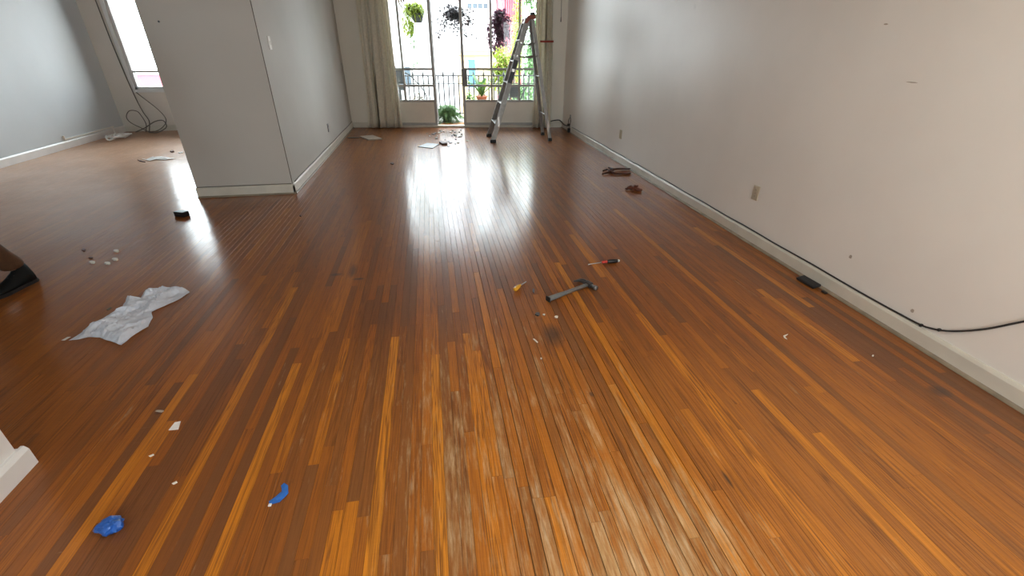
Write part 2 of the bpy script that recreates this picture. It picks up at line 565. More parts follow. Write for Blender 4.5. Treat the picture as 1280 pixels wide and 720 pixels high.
def tag(o, label=None, cat=None, group=None, kind=None):
    for k, v in (('label', label), ('category', cat), ('group', group), ('kind', kind)):
        if v:
            o[k] = v
    return o


def struct(o, label, cat):
    return tag(o, label, cat, kind='structure')


def thing(name, loc, label, cat, group=None, rz=0.0, kind=None):
    o = bpy.data.objects.new(name, None)
    o.empty_display_size = 0.05
    COL.objects.link(o)
    o.location = loc
    o.rotation_euler = (0, 0, rz)
    bpy.context.view_layer.update()
    return tag(o, label, cat, group, kind)


def bev(o, wd=0.003, seg=2):
    md = o.modifiers.new('edge', 'BEVEL')
    md.width = wd
    md.segments = seg
    md.limit_method = 'ANGLE'
    return o


def smooth_path(pts, n=6):
    """Catmull-Rom through the points"""
    P = [Vector(p) for p in pts]
    P = [P[0] * 2 - P[1]] + P + [P[-1] * 2 - P[-2]]
    out = []
    for i in range(1, len(P) - 2):
        for k in range(n):
            t = k / n
            a, b, c, d = P[i - 1], P[i], P[i + 1], P[i + 2]
            out.append(0.5 * (2 * b + (c - a) * t + (2 * a - 5 * b + 4 * c - d) * t * t + (3 * b - a - 3 * c + d) * t ** 3))
    out.append(P[-2])
    return out


# ================================================================== FLOOR
XL, XR = -5.93, 2.64
floor = MB().box(XL, XR, YB - 0.05, 10.5, -0.14, -0.012).build('floor', 'subfloor')
struct(floor, 'worn varnished brown and orange strip wood floor', 'floor')
PITCH_W = 0.0455
# boards the photo shows clearly: (x centre, y near, y far, tone, wear)
MARK = [(-0.328, 0.0, 2.28, 0.93, 0.0), (-0.083, 0.55, 2.07, 0.96, 0.05), (-1.05, 0.9, 3.02, 0.80, 0.0), (-0.815, 0.3, 2.11, 0.86, 0.0),
        (0.085, -0.2, 2.25, 0.84, 0.35), (0.25, 1.9, 3.05, 0.74, 0.1), (1.19, 0.4, 2.29, 0.86, 0.1), (1.545, 0.2, 1.22, 0.86, 0.0),
        (-0.035, 0.2, 2.6, 0.10, 0.9), (0.02, 0.0, 1.75, 0.18, 0.8), (-0.24, 0.1, 2.4, 0.12, 0.3), (-0.60, 0.2, 1.4, 0.06, 0.2),
        (-0.95, 0.6, 2.6, 0.08, 0.1), (-1.14, 0.5, 2.2, 0.10, 0.0), (-1.32, 0.6, 2.1, 0.78, 0.0), (-0.46, 0.1, 1.17, 0.80, 0.1),
        (1.28, 0.2, 1.9, 0.30, 0.0), (1.44, 0.3, 1.7, 0.22, 0.2), (1.73, 0.1, 1.5, 0.72, 0.0), (0.32, -0.3, 1.1, 0.88, 0.2), (-0.42, 1.2, 2.7, 0.05, 0.1), (-1.23, 0.3, 1.5, 0.12, 0)]
rng = random.Random(21)
planks = []
ns = int((XR - XL) / PITCH_W) + 1
for i in range(ns):
    x0 = XL + i * PITCH_W
    x1 = x0 + PITCH_W
    xc = (x0 + x1) / 2
    marks = sorted([m_ for m_ in MARK if abs(m_[0] - xc) <= PITCH_W / 2], key=lambda q: q[1])
    segs = []
    y = YB - rng.random() * 1.5
    while y < 10.5:
        ln = rng.choice((0.45, 0.7, 0.95, 1.3, 1.7, 2.1, 2.5)) * (0.85 + 0.3 * rng.random())
        nxt = y + ln
        t = rng.random()
        if t < 0.58:
            tone = 0.25 + 0.30 * rng.random()
        elif t < 0.78:
            tone = 0.05 + 0.2 * rng.random()
        elif t < 0.95:
            tone = 0.55 + 0.2 * rng.random()
        else:
            tone = 0.76 + 0.14 * rng.random()
        wr = rng.random() ** 2
        for m_ in marks:
            if m_[1] - 0.35 < y < m_[2] - 0.05:
                nxt, tone, wr = m_[2], m_[3], m_[4]
                break
            if y < m_[1] - 0.35 < nxt:
                nxt = m_[1]
                break
        # far and left of the traffic the varnish has kept an even brown
        yc = (y + min(nxt, 10.5)) / 2
        far = min(1, max(0, (yc - 2.6) / 2.5)) if not any(m_[1] - 0.35 < y < m_[2] - 0.05 for m_ in marks) else 0
        if xc < -1.4:
            far = max(far, min(1, (-1.4 - xc) / 0.5))
        tone = tone * (1 - 0.65 * far) + 0.50 * 0.65 * far
        a, b_ = max(y, YB), min(nxt, 10.5)
        if b_ - a > 0.05:
            segs.append((a, b_, tone, wr))
        y = nxt
    gap = 0.0002 + 0.0004 * rng.random() + (0.0019 if (0.1 < xc < 1.0 and rng.random() < 0.6) else 0)
    for (a, b_, tone, wr) in segs:
        g_ = gap if a < 2.0 else min(gap, 0.0005)
        planks.append((x0 + g_ / 2, x1 - g_ / 2, a, b_ - 0.0007, tone, wr, rng.random(), rng.uniform(-1, 1), rng.uniform(-1, 1)))


def vis_area(pl):
    x0, x1, a, b_ = pl[:4]
    xc = (x0 + x1) / 2
    best = 0.0
    n = 8
    for k in range(n):
        yy0, yy1 = a + (b_ - a) * k / n, a + (b_ - a) * (k + 1) / n
        ym = (yy0 + yy1) / 2
        if ym < 0.1:
            continue
        if xc < -1.62 and (ym < 1.6 or (xc > -2.62 and ym > 5.41)):
            continue
        u0, v0 = proj((x0, ym, 0))
        if not (0 <= u0 <= 1280 and 0 <= v0 <= 720):
            continue
        u1, v1 = proj((x1, ym, 0))
        best += abs(u1 - u0) * abs(proj((xc, yy1, 0))[1] - proj((xc, yy0, 0))[1])
    return best


def plank_geo(pl):
    x0, x1, a, b_, tone, wr, rn, t1, t2 = pl
    c = 0.0005
    zl, zr = 0.00016 * (t1 - 1), 0.00016 * (t2 - 1)
    prof = ((x0, -0.012), (x0, zl - 0.0008), (x0 + c, zl), (x1 - c, zr), (x1, zr - 0.0008), (x1, -0.012))
    vs = [(x, a, z) for x, z in prof] + [(x, b_, z) for x, z in prof]
    fs = [(k, k + 1, 7 + k, 6 + k)[::-1] for k in range(5)] + [(0, 1, 2, 3, 4, 5), (11, 10, 9, 8, 7, 6)]
    return vs, fs, (tone, rn, wr, 1.0)


def tone_attr(me, cols):
    at = me.attributes.new('tone', 'FLOAT_COLOR', 'POINT')
    at.data.foreach_set('color', [c for col in cols for c in col])


order = sorted(range(len(planks)), key=lambda k: -vis_area(planks[k]))
near = set(order[:300])
rest_v, rest_f, rest_c = [], [], []
for k in order:
    vs, fs, cc = plank_geo(planks[k])
    if k in near:
        me = bpy.data.meshes.new('plank')
        cx, cy = planks[k][0], planks[k][2]
        me.from_pydata([(x - cx, y - cy, z) for x, y, z in vs], [], fs)
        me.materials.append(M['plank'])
        tone_attr(me, [cc] * len(vs))
        o = bpy.data.objects.new('plank', me)
        COL.objects.link(o)
        o.location = (cx, cy, 0)
        o.parent = floor
    else:
        of = len(rest_v)
        rest_v += vs
        rest_f += [tuple(i + of for i in f) for f in fs]
        rest_c += [cc] * len(vs)
me = bpy.data.meshes.new('planks_beyond')
me.from_pydata(rest_v, [], rest_f)
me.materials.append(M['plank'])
tone_attr(me, rest_c)
o = bpy.data.objects.new('plank_field', me)
COL.objects.link(o)
o.parent = floor
o['kind'] = 'stuff'

# ================================================================== WALLS
XW = 2.605
T = 0.16
wr = MB().box(XW, XW + T, YB - 0.2, 9.75, -0.1, CEIL).build('wall_right', 'wall_right')
struct(wr, 'long plain off-white wall along the right side', 'wall')
# window wall (at a slight angle): solid ends and the head above the glazing
wb = MB()
wb.box(-0.02, S0, 0, 0.2, -0.1, CEIL, WM)
wb.box(S1, WLEN + 0.12, 0, 0.2, -0.1, CEIL, WM)
wb.box(S0, S1, 0, 0.2, WIN_TOP, CEIL, WM)
wb.box(S0, S1, 0.02, 0.2, -0.1, 0.0, WM)
wall_back = wb.build('wall_back', 'wall_back')
struct(wall_back, 'beige white wall around the balcony doors', 'wall')
# block of wall between the two rooms (its end faces the camera)
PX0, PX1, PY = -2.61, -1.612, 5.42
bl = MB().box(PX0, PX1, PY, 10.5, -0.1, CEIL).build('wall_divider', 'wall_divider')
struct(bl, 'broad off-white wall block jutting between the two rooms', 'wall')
wl = MB().box(-5.89 - T, -5.89, YB - 0.2, 10.6, -0.1, CEIL).build('wall_left', 'wall_left')
struct(wl, 'cool white wall at the far left of the second room', 'wall')
lb = MB()
lb.box(-5.89, LW0, 10.33, 10.55, -0.1, CEIL)
lb.box(LW1, PX0, 10.33, 10.55, -0.1, CEIL)
lb.box(LW0, LW1, 10.33, 10.55, -0.1, LWB)
lb.box(LW0, LW1, 10.33, 10.55, LWT, CEIL)
o = lb.build('wall_left_back', 'wall')
struct(o, 'off-white wall below the window of the left room', 'wall')
stub = MB().box(-1.86, -1.712, YB, 1.572, -0.1, CEIL).build('wall_stub', 'trim_white')
struct(stub, 'white wall end at the lower left of the picture', 'wall')
rb = MB()
rb.box(-5.89, R20, YB - 0.2, YB, -0.1, CEIL)
rb.box(R21, RW0, YB - 0.2, YB, -0.1, CEIL)
rb.box(R20, R21, YB - 0.2, YB, -0.1, RWB)
rb.box(R20, R21, YB - 0.2, YB, RWT, CEIL)
rb.box(RW1, XW, YB - 0.2, YB, -0.1, CEIL)
rb.box(RW0, RW1, YB - 0.2, YB, -0.1, RWB)
rb.box(RW0, RW1, YB - 0.2, YB, RWT, CEIL)
o = rb.build('wall_rear', 'wall')
struct(o, 'off-white wall behind the camera', 'wall')
o = MB().box(-6.05, XW + T, YB - 0.2, 10.7, CEIL, CEIL + 0.15).build('ceiling', 'ceiling')
struct(o, 'plain white ceiling', 'ceiling')


def baseboard(name, p, q, inward, label, h=0.105, th=0.018, m='trim', ext0=0.0, ext1=0.0, shoe=True):
    """profiled skirting along p-q on the wall face; inward = unit vector into the room"""
    p, q, nrm = Vector((*p, 0)), Vector((*q, 0)), Vector((*inward, 0))
    d = (q - p).normalized()
    p = p - d * ext0
    q = q + d * ext1
    prof = ((0, 0.001), (th, 0.001), (th, h - 0.018), (th * 0.75, h - 0.008), (th * 0.45, h), (0, h))
    vs = [p + nrm * a + Vector((0, 0, z)) for a, z in prof] + [q + nrm * a + Vector((0, 0, z)) for a, z in prof]
    n = len(prof)
    fs = [(i, (i + 1) % n, n + (i + 1) % n, n + i) for i in range(n)] + [tuple(range(n - 1, -1, -1)), tuple(range(n, 2 * n))]
    o = MB().add(vs, fs).build(name, m)
    struct(o, label, 'baseboard')
    if shoe:
        r = 0.016
        pr_ = [(th, 0.001)] + [(th + r * math.cos(k * PI / 8), 0.001 + r * math.sin(k * PI / 8)) for k in range(5)]
        vs = [p + nrm * a + Vector((0, 0, z)) for a, z in pr_] + [q + nrm * a + Vector((0, 0, z)) for a, z in pr_]
        n = len(pr_)
        fs = [(i, (i + 1) % n, n + (i + 1) % n, n + i) for i in range(n)] + [tuple(range(n - 1, -1, -1)), tuple(range(n, 2 * n))]
        MB().add(vs, fs).build('shoe_moulding', 'shoe', o)
    return o


baseboard('baseboard_right', (XW, YB), (XW, 9.45), (-1, 0), 'cream baseboard along the long right wall')
baseboard('baseboard_divider', (PX1, PY), (PX1, 10.1), (1, 0), 'cream baseboard on the window side of the wall block', ext0=0.018, h=0.11)
baseboard('baseboard_pillar', (PX0, PY), (PX1, PY), (0, -1), 'cream baseboard across the end of the wall block', ext0=0.005, ext1=0.018, h=0.11)
baseboard('baseboard_left', (-5.89, YB), (-5.89, 10.33), (1, 0), 'white baseboard along the far left wall', m='trim_white', h=0.115, shoe=False)
baseboard('baseboard_left_back', (-5.89, 10.33), (PX0, 10.33), (0, -1), 'cream baseboard under the left room window', shoe=False)
baseboard('baseboard_stub', (-1.712, YB), (-1.712, 1.572), (1, 0), 'bright white baseboard at the lower left corner', m='trim_white', h=0.095, th=0.024, ext1=0.024, shoe=False)
baseboard('baseboard_stub_end', (-1.86, 1.572), (-1.712, 1.572), (0, 1), 'short white baseboard on the end of the near wall', m='trim_white', h=0.095, th=0.024, shoe=False)
b0, b1 = W(0.0, 0, 0), W(S0, 0, 0)
baseboard('baseboard_back_left', b0[:2], b1[:2], (-WO)[:2], 'cream baseboard left of the balcony doors', shoe=False)
b0, b1 = W(S1, 0, 0), W(WLEN, 0, 0)
baseboard('baseboard_back_right', b0[:2], b1[:2], (-WO)[:2], 'cream baseboard right of the balcony doors', shoe=False)
# raised painted line along the arris of the wall block
o = MB().tube([(PX1 - 0.001, PY + 0.001, 0.11), (PX1 - 0.001, PY + 0.001, CEIL)], 0.0045, 6).build('trim_1', 'grey_cable')
struct(o, 'thin dark bead down the corner of the wall block', 'trim')

# assumed ceiling lamp above the view, added to warm the near floor
cl_ = thing('assumed_ceiling_lamp', (0.7, 0.45, CEIL), 'assumed round white ceiling lamp above the near floor', 'lamp')
MB().lathe([(0.09, -0.03), (0.11, -0.02), (0.11, 0.0)], (0.7, 0.45, CEIL), 24).build('base', 'white_plastic', cl_, True)
gm = mat('assumed_globe_glow', (0.9, 0.85, 0.75), 0.4, 0.03, 5)
gb = gm.node_tree.nodes['Principled BSDF']
gb.inputs['Emission Color'].default_value = (1.0, 0.89, 0.74, 1)
gb.inputs['Emission Strength'].default_value = ASSUMED_LAMP
MB().lathe([(0.02, -0.20), (0.10, -0.18), (0.15, -0.12), (0.14, -0.06), (0.09, -0.03)], (0.7, 0.45, CEIL), 24).build('globe', gm, cl_, True)

# ================================================================== WINDOWS AND BALCONY DOORS
Z3, Z2, Z1 = 0.495, 0.775, 1.07


def wbar(name, parent, s0, s1, d0, d1, z0, z1, m='frame'):
    o = MB().box(s0, s1, d0, d1, z0, z1, WM).build(name, m, parent)
    bev(o, 0.003, 1)
    return o


def glazed(name, label, sl, sr, mids, struct_kind=True, lock=None):
    """steel glazed unit standing in the window wall: stiles, mullions, three rails, panes above, sheet panel below"""
    t = thing(name, W(sl, 0.06, 0), label, 'window', rz=0, kind='structure')
    D0, D1 = 0.05, 0.09
    xs = [sl] + mids + [sr]
    hw = 0.019
    for i, s in enumerate(xs):
        end = i in (0, len(xs) - 1)
        hh = 0.026 if end else hw
        wbar('stile' if end else 'mullion', t, s - hh, s + hh, D0, D1, 0.035 if end else Z3, WIN_TOP)
    for z in (Z3, Z2, Z1, WIN_TOP - 0.03):
        wbar('rail', t, sl, sr, D0 + 0.004, D1 - 0.004, z - 0.02, z + 0.02)
    wbar('bottom_rail', t, sl, sr, D0, D1, 0.035, 0.085)
    wbar('lower_panel', t, sl + 0.02, sr - 0.02, 0.06, 0.075, 0.08, Z3, 'panel')
    for a, b_ in zip(xs[:-1], xs[1:]):
        for z0, z1 in ((Z3, Z2), (Z2, Z1), (Z1, WIN_TOP - 0.03)):
            wbar('pane', t, a + 0.012, b_ - 0.012, 0.068, 0.072, z0 + 0.015, z1 - 0.015, 'glass')
    if lock:
        wbar('lock_box', t, lock - 0.03, lock + 0.075, 0.03, 0.10, Z2, Z1, 'lock')
        o = MB().tube([W(lock + 0.02, 0.04, 0.92), W(lock + 0.02, -0.01, 0.92), W(lock + 0.10, -0.012, 0.915)], 0.008, 8).build('handle', 'lock', t)
    return t


SA, SB, SC, SD, SE = 1.137, 1.72, 2.30, 2.855, 3.397
glazed('window_1', 'grey steel window with a solid lower panel left of the doorway', S0 + 0.026, SB, [SA])
glazed('window_2', 'wide grey steel window with lock and lower panel right of the doorway', SC, S1 - 0.026, [SD, SE], lock=SC)
# the leaf of the doorway, swung out over the balcony
dt = thing('door_1', W(SB + 0.03, 0.1, 0), 'grey steel glazed door leaf standing open to the balcony', 'door', kind='structure')
DM = Matrix.Translation(W(SB + 0.02, 0.10, 0)) @ Matrix.Rotation(math.radians(90.0), 4, 'Z')


def dbar(name, a0, a1, c0, c1, z0, z1, m='frame'):
    return MB().box(a0, a1, c0, c1, z0, z1, DM).build(name, m, dt)


for a in (0.0, 0.50):
    dbar('stile', a, a + 0.05, -0.018, 0.018, 0.05, WIN_TOP - 0.04)
for z in (0.05, Z3 - 0.02, Z2 - 0.02, Z1 - 0.02, WIN_TOP - 0.08):
    dbar('rail', 0.05, 0.50, -0.015, 0.015, z, z + 0.04)
dbar('lower_panel', 0.05, 0.50, -0.008, 0.008, 0.09, Z3 - 0.02, 'panel')
for z0, z1 in ((Z3 + 0.02, Z2 - 0.02), (Z2 + 0.02, Z1 - 0.02), (Z1 + 0.02, WIN_TOP - 0.08)):
    dbar('pane', 0.05, 0.50, -0.002, 0.002, z0, z1, 'glass')
dbar('lock_box', 0.48, 0.555, -0.03, 0.03, 0.80, 1.02, 'lock')
o = MB().box(S0, S1, -0.012, 0.13, 0.0, 0.036, WM).build('trim_2', 'trim')
struct(bev(o, 0.004), 'pale threshold strip under the balcony doors', 'trim')
o = MB().box(S0, S1, 0.02, 0.13, WIN_TOP - 0.03, WIN_TOP, WM).build('trim_3', 'frame')
struct(o, 'grey head frame over the balcony doors', 'trim')

# left room window
lt = thing('window_3', (LW0, 10.38, LWB), 'white framed window of the left room', 'window', kind='structure')


def lbar(name, x0, x1, z0, z1, m='frame_white', y0=10.36, y1=10.42):
    o = MB().box(x0, x1, y0, y1, z0, z1).build(name, m, lt)
    if m != 'glass':
        bev(o, 0.004, 1)
    return o


for x in (LW0, (LW0 + LW1) / 2, LW1):
    lbar('stile', x - 0.03 if x != LW0 else x, x + 0.045 if x != LW1 else x, LWB, LWT)
lbar('rail', LW0, LW1, LWB, LWB + 0.05)
lbar('rail', LW0, LW1, 1.03, 1.065, 'frame', 10.37, 10.41)
lbar('rail', LW0, LW1, LWT - 0.05, LWT)
lbar('casing', LW0 - 0.05, LW0 + 0.01, LWB - 0.04, LWT + 0.05, y0=10.315, y1=10.345)
lbar('sill', LW0 - 0.05, LW1 + 0.05, LWB - 0.045, LWB + 0.005, y0=10.30, y1=10.40)
xm = (LW0 + LW1) / 2
for x0, x1 in ((LW0 + 0.03, xm - 0.02), (xm + 0.03, LW1 - 0.02)):
    for z0, z1 in ((LWB + 0.04, 1.035), (1.06, LWT - 0.04)):
        lbar('pane', x0, x1, z0, z1, 'glass', 10.388, 10.392)
# unseen rear windows: the main room's assumed, the left room's added for more light
for nm, a0, a1, lab in (('assumed_window_4', RW0, RW1, 'assumed plain white window behind the camera'), ('added_window_5', R20, R21, 'added plain white window brightening the left room from the rear')):
    rt = thing(nm, ((a0 + a1) / 2, YB - 0.1, RWB), lab, 'window', kind='structure')
    for x in (a0, (a0 + a1) / 2, a1):
        MB().box(x - 0.03, x + 0.03, YB - 0.13, YB - 0.07, RWB, RWT).build('stile', 'frame_white', rt)
    for z in (RWB, RWT):
        MB().box(a0, a1, YB - 0.13, YB - 0.07, z - 0.03, z + 0.03).build('rail', 'frame_white', rt)
    MB().box(a0 + 0.03, a1 - 0.03, YB - 0.102, YB - 0.098, RWB, RWT).build('pane', 'glass', rt)

# ================================================================== CURTAINS
def curtain(name, label, s_top, s_bot, d, folds, seed, z0=0.012, z1=2.6):
    """gathered cloth hanging in folds; the folds run the full height and drift a little"""
    rn = random.Random(seed)
    nu, nv = folds * 8, 18
    ph = [rn.uniform(0.35, 1.6) for _ in range(folds + 1)]
    vs, fs = [], []
    for j in range(nv + 1):
        t = j / nv
        z = z0 + (z1 - z0) * t
        a = s_bot[0] + (s_top[0] - s_bot[0]) * t ** 0.7
        b = s_bot[1] + (s_top[1] - s_bot[1]) * t ** 0.7
        for i in range(nu + 1):
            u = i / nu
            u2 = u + 0.05 * math.sin(2 * PI * u * 1.7 + seed) * math.sin(PI * u) + 0.03 * math.sin(2 * PI * u * 3.3) * math.sin(PI * u)
            k = max(0, min(folds, u2 * folds))
            amp = 0.040 * ph[int(min(k, folds - 1e-6))] * (1.15 - 0.4 * t)
            wob = 0.012 * math.sin(3.1 * t + seed + k * 0.7)
            dd = d + amp * math.sin(2 * PI * k + 0.8 * math.sin(2 * t + seed)) + wob
            ss = a + (b - a) * u + 0.014 * math.sin(4 * PI * k) + 0.02 * math.sin(5 * t + k * 1.3) * (1 - t)
            vs.append(W(ss, dd, z))
    for j in range(nv):
        for i in range(nu):
            q = j * (nu + 1) + i
            fs.append((q, q + 1, q + nu + 2, q + nu + 1))
    loc = W((s_bot[0] + s_bot[1]) / 2, d, 0)
    o = MB().add(vs, fs).build(name, 'curtain', smooth=True, loc=tuple(loc))
    md = o.modifiers.new('thick', 'SOLIDIFY')
    md.thickness = 0.003
    return tag(o, label, 'curtain', 'curtains at the balcony doors')


curtain('curtain', 'wide beige curtain hanging in folds left of the balcony doors', (0.47, 1.03), (0.35, 1.03), -0.09, 6, 3)
c2 = curtain('curtain', 'narrow beige curtain gathered right of the ladder', (3.70, 3.98), (3.66, 4.05), -0.09, 4, 11)
tp = [(3.775, -0.145), (3.80, -0.155), (3.9, -0.16), (4.0, -0.155), (4.025, -0.145)]
vs, fs = [], []
for (s, d) in tp:
    for z in (1.525, 1.558):
        vs += [W(s, d, z), W(s, d - 0.006, z)]
n = len(tp)
for i in range(n - 1):
    a, b = 4 * i, 4 * i + 4
    fs += [(a, a + 2, b + 2, b), (a + 1, b + 1, b + 3, a + 3), (a, b, b + 1, a + 1), (a + 2, a + 3, b + 3, b + 2)]
fs += [(0, 1, 3, 2), (4 * n - 4, 4 * n - 2, 4 * n - 1, 4 * n - 3)]
tb = MB().add(vs, fs).build('tieback', 'tie')
tb.parent = c2
tb.matrix_parent_inverse = Matrix.Translation(c2.location).inverted()
tb['label'] = 'dull red tieback'
# pull cord right of the narrow curtain
o = MB().tube([W(4.155, -0.02, 2.7), W(4.15, -0.022, 2.2), W(4.155, -0.02, 1.93)], 0.004, 6).build('pull_cord', 'lock')
tag(o, 'short dark pull cord hanging beside the narrow curtain', 'cord')
MB().tube([W(4.155, -0.02, 1.94), W(4.155, -0.02, 1.86)], [0.006, 0.011], 8).build('cord_weight', 'lock', o)


# ================================================================== LADDER
def bar(mb, p, q, a, wa, wb_, mi=0):
    """rectangular section from p to q; wa = width along direction a, wb_ = the other width"""
    p, q = Vector(p), Vector(q)
    t = (q - p).normalized()
    a = Vector(a)
    a = (a - t * a.dot(t)).normalized()
    b = t.cross(a)
    vs = []
    for c in (p, q):
        for sa, sb in ((-1, -1), (1, -1), (1, 1), (-1, 1)):
            vs.append(c + a * sa * wa / 2 + b * sb * wb_ / 2)
    return mb.add(vs, [(3, 2, 1, 0), (4, 5, 6, 7), (0, 1, 5, 4), (1, 2, 6, 5), (2, 3, 7, 6), (3, 0, 4, 7)], mi)


ld = thing('step_ladder', (1.5, 8.3, 0), 'open aluminium step ladder with brownish red top cap', 'ladder')
LF, LT_ = (0.995, 1.615), (2.015, 1.69)      # foot x, top x of the two sides
ZT = 1.85


def rail_pt(side, far, z):
    fx, tx = LF if side == 0 else LT_
    t = z / ZT
    y0, y1 = (8.05, 8.20) if not far else (8.64, 8.44)
    return Vector((fx + (tx - fx) * t, y0 + (y1 - y0) * t, z))


for side in (0, 1):
    for far in (0, 1):
        p, q = rail_pt(side, far, 0.03), rail_pt(side, far, ZT)
        wd = 0.085 if side == 0 else 0.055
        mb = MB()
        sgn = 1 if far == 0 else -1
        bar(mb, p, q, (1, 0, 0), wd, 0.006)                                    # web of the channel
        nx = Vector((wd / 2 - 0.003, 0.012 * sgn, 0))
        bar(mb, p + nx, q + nx, (1, 0, 0), 0.006, 0.024)
        nx = Vector((-wd / 2 + 0.003, 0.012 * sgn, 0))
        bar(mb, p + nx, q + nx, (1, 0, 0), 0.006, 0.024)
        r = mb.build('rail', 'alu', ld)
        f = MB().rbox(p.x - wd / 2 - 0.006, p.x + wd / 2 + 0.006, p.y - 0.022, p.y + 0.022, 0.0, 0.05, 0.005).build('foot', 'rubber', r)
        if far == 0:
            pb = rail_pt(side, far, 0.34 if side == 0 else 0.24)
            MB().rbox(pb.x - 0.02, pb.x + 0.02, pb.y - 0.012, pb.y - 0.004, pb.z - 0.08, pb.z + 0.08, 0.003,
                      ).build('bracket', 'alu_bright', r)
        if side == 0 and far == 0:
            mb = MB()
            d0 = Vector((0, -0.005, 0))
            bar(mb, rail_pt(0, 0, 0.93) + d0, rail_pt(0, 0, 1.27) + d0, (1, 0, 0), 0.07, 0.003)
            lb_ = mb.build('sticker', 'pot_black', r)
            lb_['label'] = 'dark sticker on the rail'
            mb = MB()
            bar(mb, rail_pt(0, 0, 1.10) + d0 * 1.4, rail_pt(0, 0, 1.14) + d0 * 1.4, (1, 0, 0), 0.045, 0.003)
            mb.build('sticker_print', 'alu_bright', lb_)
for z in (0.30, 0.62, 0.94, 1.26, 1.56):
    a, b = rail_pt(0, 0, z), rail_pt(0, 1, z)
    mb = MB().rbox(a.x - 0.045, a.x + 0.045, a.y, b.y, z - 0.016, z + 0.004, 0.003)
    for k in range(4):
        mb.box(a.x - 0.038 + k * 0.022, a.x - 0.030 + k * 0.022, a.y + 0.01, b.y - 0.01, z + 0.003, z + 0.0065)
    mb.build('step', 'alu', ld)
for z in (0.42, 1.02, 1.5):
    a, b = rail_pt(1, 0, z), rail_pt(1, 1, z)
    MB().tube([a, b], 0.011, 8).build('rear_brace', 'alu', ld)
for far in (0, 1):
    for z, sag in ((1.52, 0.03), (1.33, 0.02)):
        a, b = rail_pt(0, far, z), rail_pt(1, far, z - 0.005)
        mid = (a + b) / 2 - Vector((0, 0, sag))
        pts = smooth_path([a, a.lerp(mid, 0.6) - Vector((0, 0, sag * 0.3)), mid, b.lerp(mid, 0.6) - Vector((0, 0, sag * 0.3)), b], 4)
        MB().tube(pts, 0.011, 6).build('spreader', 'alu', ld)
        MB().tube([a + Vector((0, -0.012, 0)), a + Vector((0, 0.012, 0))], 0.017, 10).build('rivet', 'alu_bright', ld)
cap = MB().prism([(1.555, 1.79), (1.60, 1.875), (1.635, 1.90), (1.735, 1.905), (1.735, 1.85), (1.645, 1.845), (1.605, 1.79)], -8.485, -8.165,
                 Matrix(((1, 0, 0, 0), (0, 0, -1, 0), (0, 1, 0, 0), (0, 0, 0, 1)))).build('top_cap', 'ladder_red', ld)
bev(cap, 0.006)
MB().rbox(1.665, 1.735, 8.22, 8.30, 1.903, 1.945, 0.006).build('tool_holder', 'pot_black', ld)

# ================================================================== WALL FITTINGS
def plate(name, label, pos, nrm, wd, h, m, kind='outlet', group=None, slots=True, slot_m='lock'):
    """switch or socket plate fixed to a wall; nrm points into the room"""
    n = Vector(nrm)
    side = Vector((0, 0, 1)).cross(n)
    mx = Matrix.Translation(Vector(pos)) @ Matrix((side, n, (0, 0, 1))).transposed().to_4x4()
    o = thing(name, pos, label, 'outlet' if kind == 'outlet' else 'switch', group)
    MB().rbox(-wd / 2, wd / 2, 0.0, 0.008, -h / 2, h / 2, 0.003, mx).build('cover_plate', m, o)
    if kind == 'outlet':
        for dz in (-0.026, 0.026):
            s_ = MB().rbox(-0.016, 0.016, 0.005, 0.0105, dz - 0.016, dz + 0.016, 0.003, mx).build('socket', m, o)
            for dx in (-0.006, 0.006):
                MB().box(dx - 0.0012, dx + 0.0012, 0.0095, 0.011, dz - 0.006, dz + 0.006, mx).build('slot', slot_m, s_)
        MB().lathe([(0.003, 0.0), (0.003, 0.002)], seg=8, mx=mx @ Matrix.Translation((0, 0.007, 0)) @ Matrix.Rotation(-PI / 2, 4, 'X')).build('screw', 'lock', o)
    else:
        MB().rbox(-0.009, 0.009, 0.006, 0.014, -0.018, 0.018, 0.002, mx).build('toggle', 'white_plastic', o)
    return o


plate('wall_outlet', 'larger beige wall outlet halfway along the right wall', (XW, 3.322, 0.41), (-1, 0, 0), 0.075, 0.118, 'beige_plate', group='outlets')
plate('wall_outlet', 'yellowed wall outlet near the far end of the right wall', (XW, 6.335, 0.378), (-1, 0, 0), 0.075, 0.118, 'old_plate', group='outlets')
plate('wall_outlet', 'dark metal wall outlet low on the wall block', (PX1, 7.79, 0.35), (1, 0, 0), 0.075, 0.12, 'steel', group='outlets')
plate('light_switch', 'off-white light switch high on the wall block', (PX1, 5.72, 1.51), (1, 0, 0), 0.075, 0.125, 'white_plastic', 'switch')
plate('wall_outlet', 'white wall outlet behind the black plugs in the corner', (XW, 8.86, 0.24), (-1, 0, 0), 0.07, 0.11, 'white_plastic', group='outlets')
# adapter and plug standing at that outlet
ad = thing('power_adapter', (2.56, 8.80, 0), 'black plug and cord loop hanging at the corner outlet', 'adapter')
MB().rbox(2.535, 2.585, 8.78, 8.83, 0.005, 0.085, 0.008).build('adapter_body', 'black', ad)
MB().lathe([(0.012, -0.02), (0.026, -0.012), (0.028, 0.01), (0.016, 0.024)], (2.565, 8.86, 0.135), 14).build('plug', 'black', ad, True)
MB().tube(smooth_path([(2.565, 8.86, 0.15), (2.57, 8.88, 0.22), (2.59, 8.87, 0.265), (2.597, 8.85, 0.30), (2.597, 8.85, 0.27), (2.585, 8.80, 0.2), (2.57, 8.80, 0.12), (2.565, 8.805, 0.08)], 5), 0.006, 7).build('cord', 'black_cable', ad, True)
MB().rbox(2.58, 2.597, 8.838, 8.862, 0.255, 0.32, 0.004).build('wall_plug', 'steel', ad)
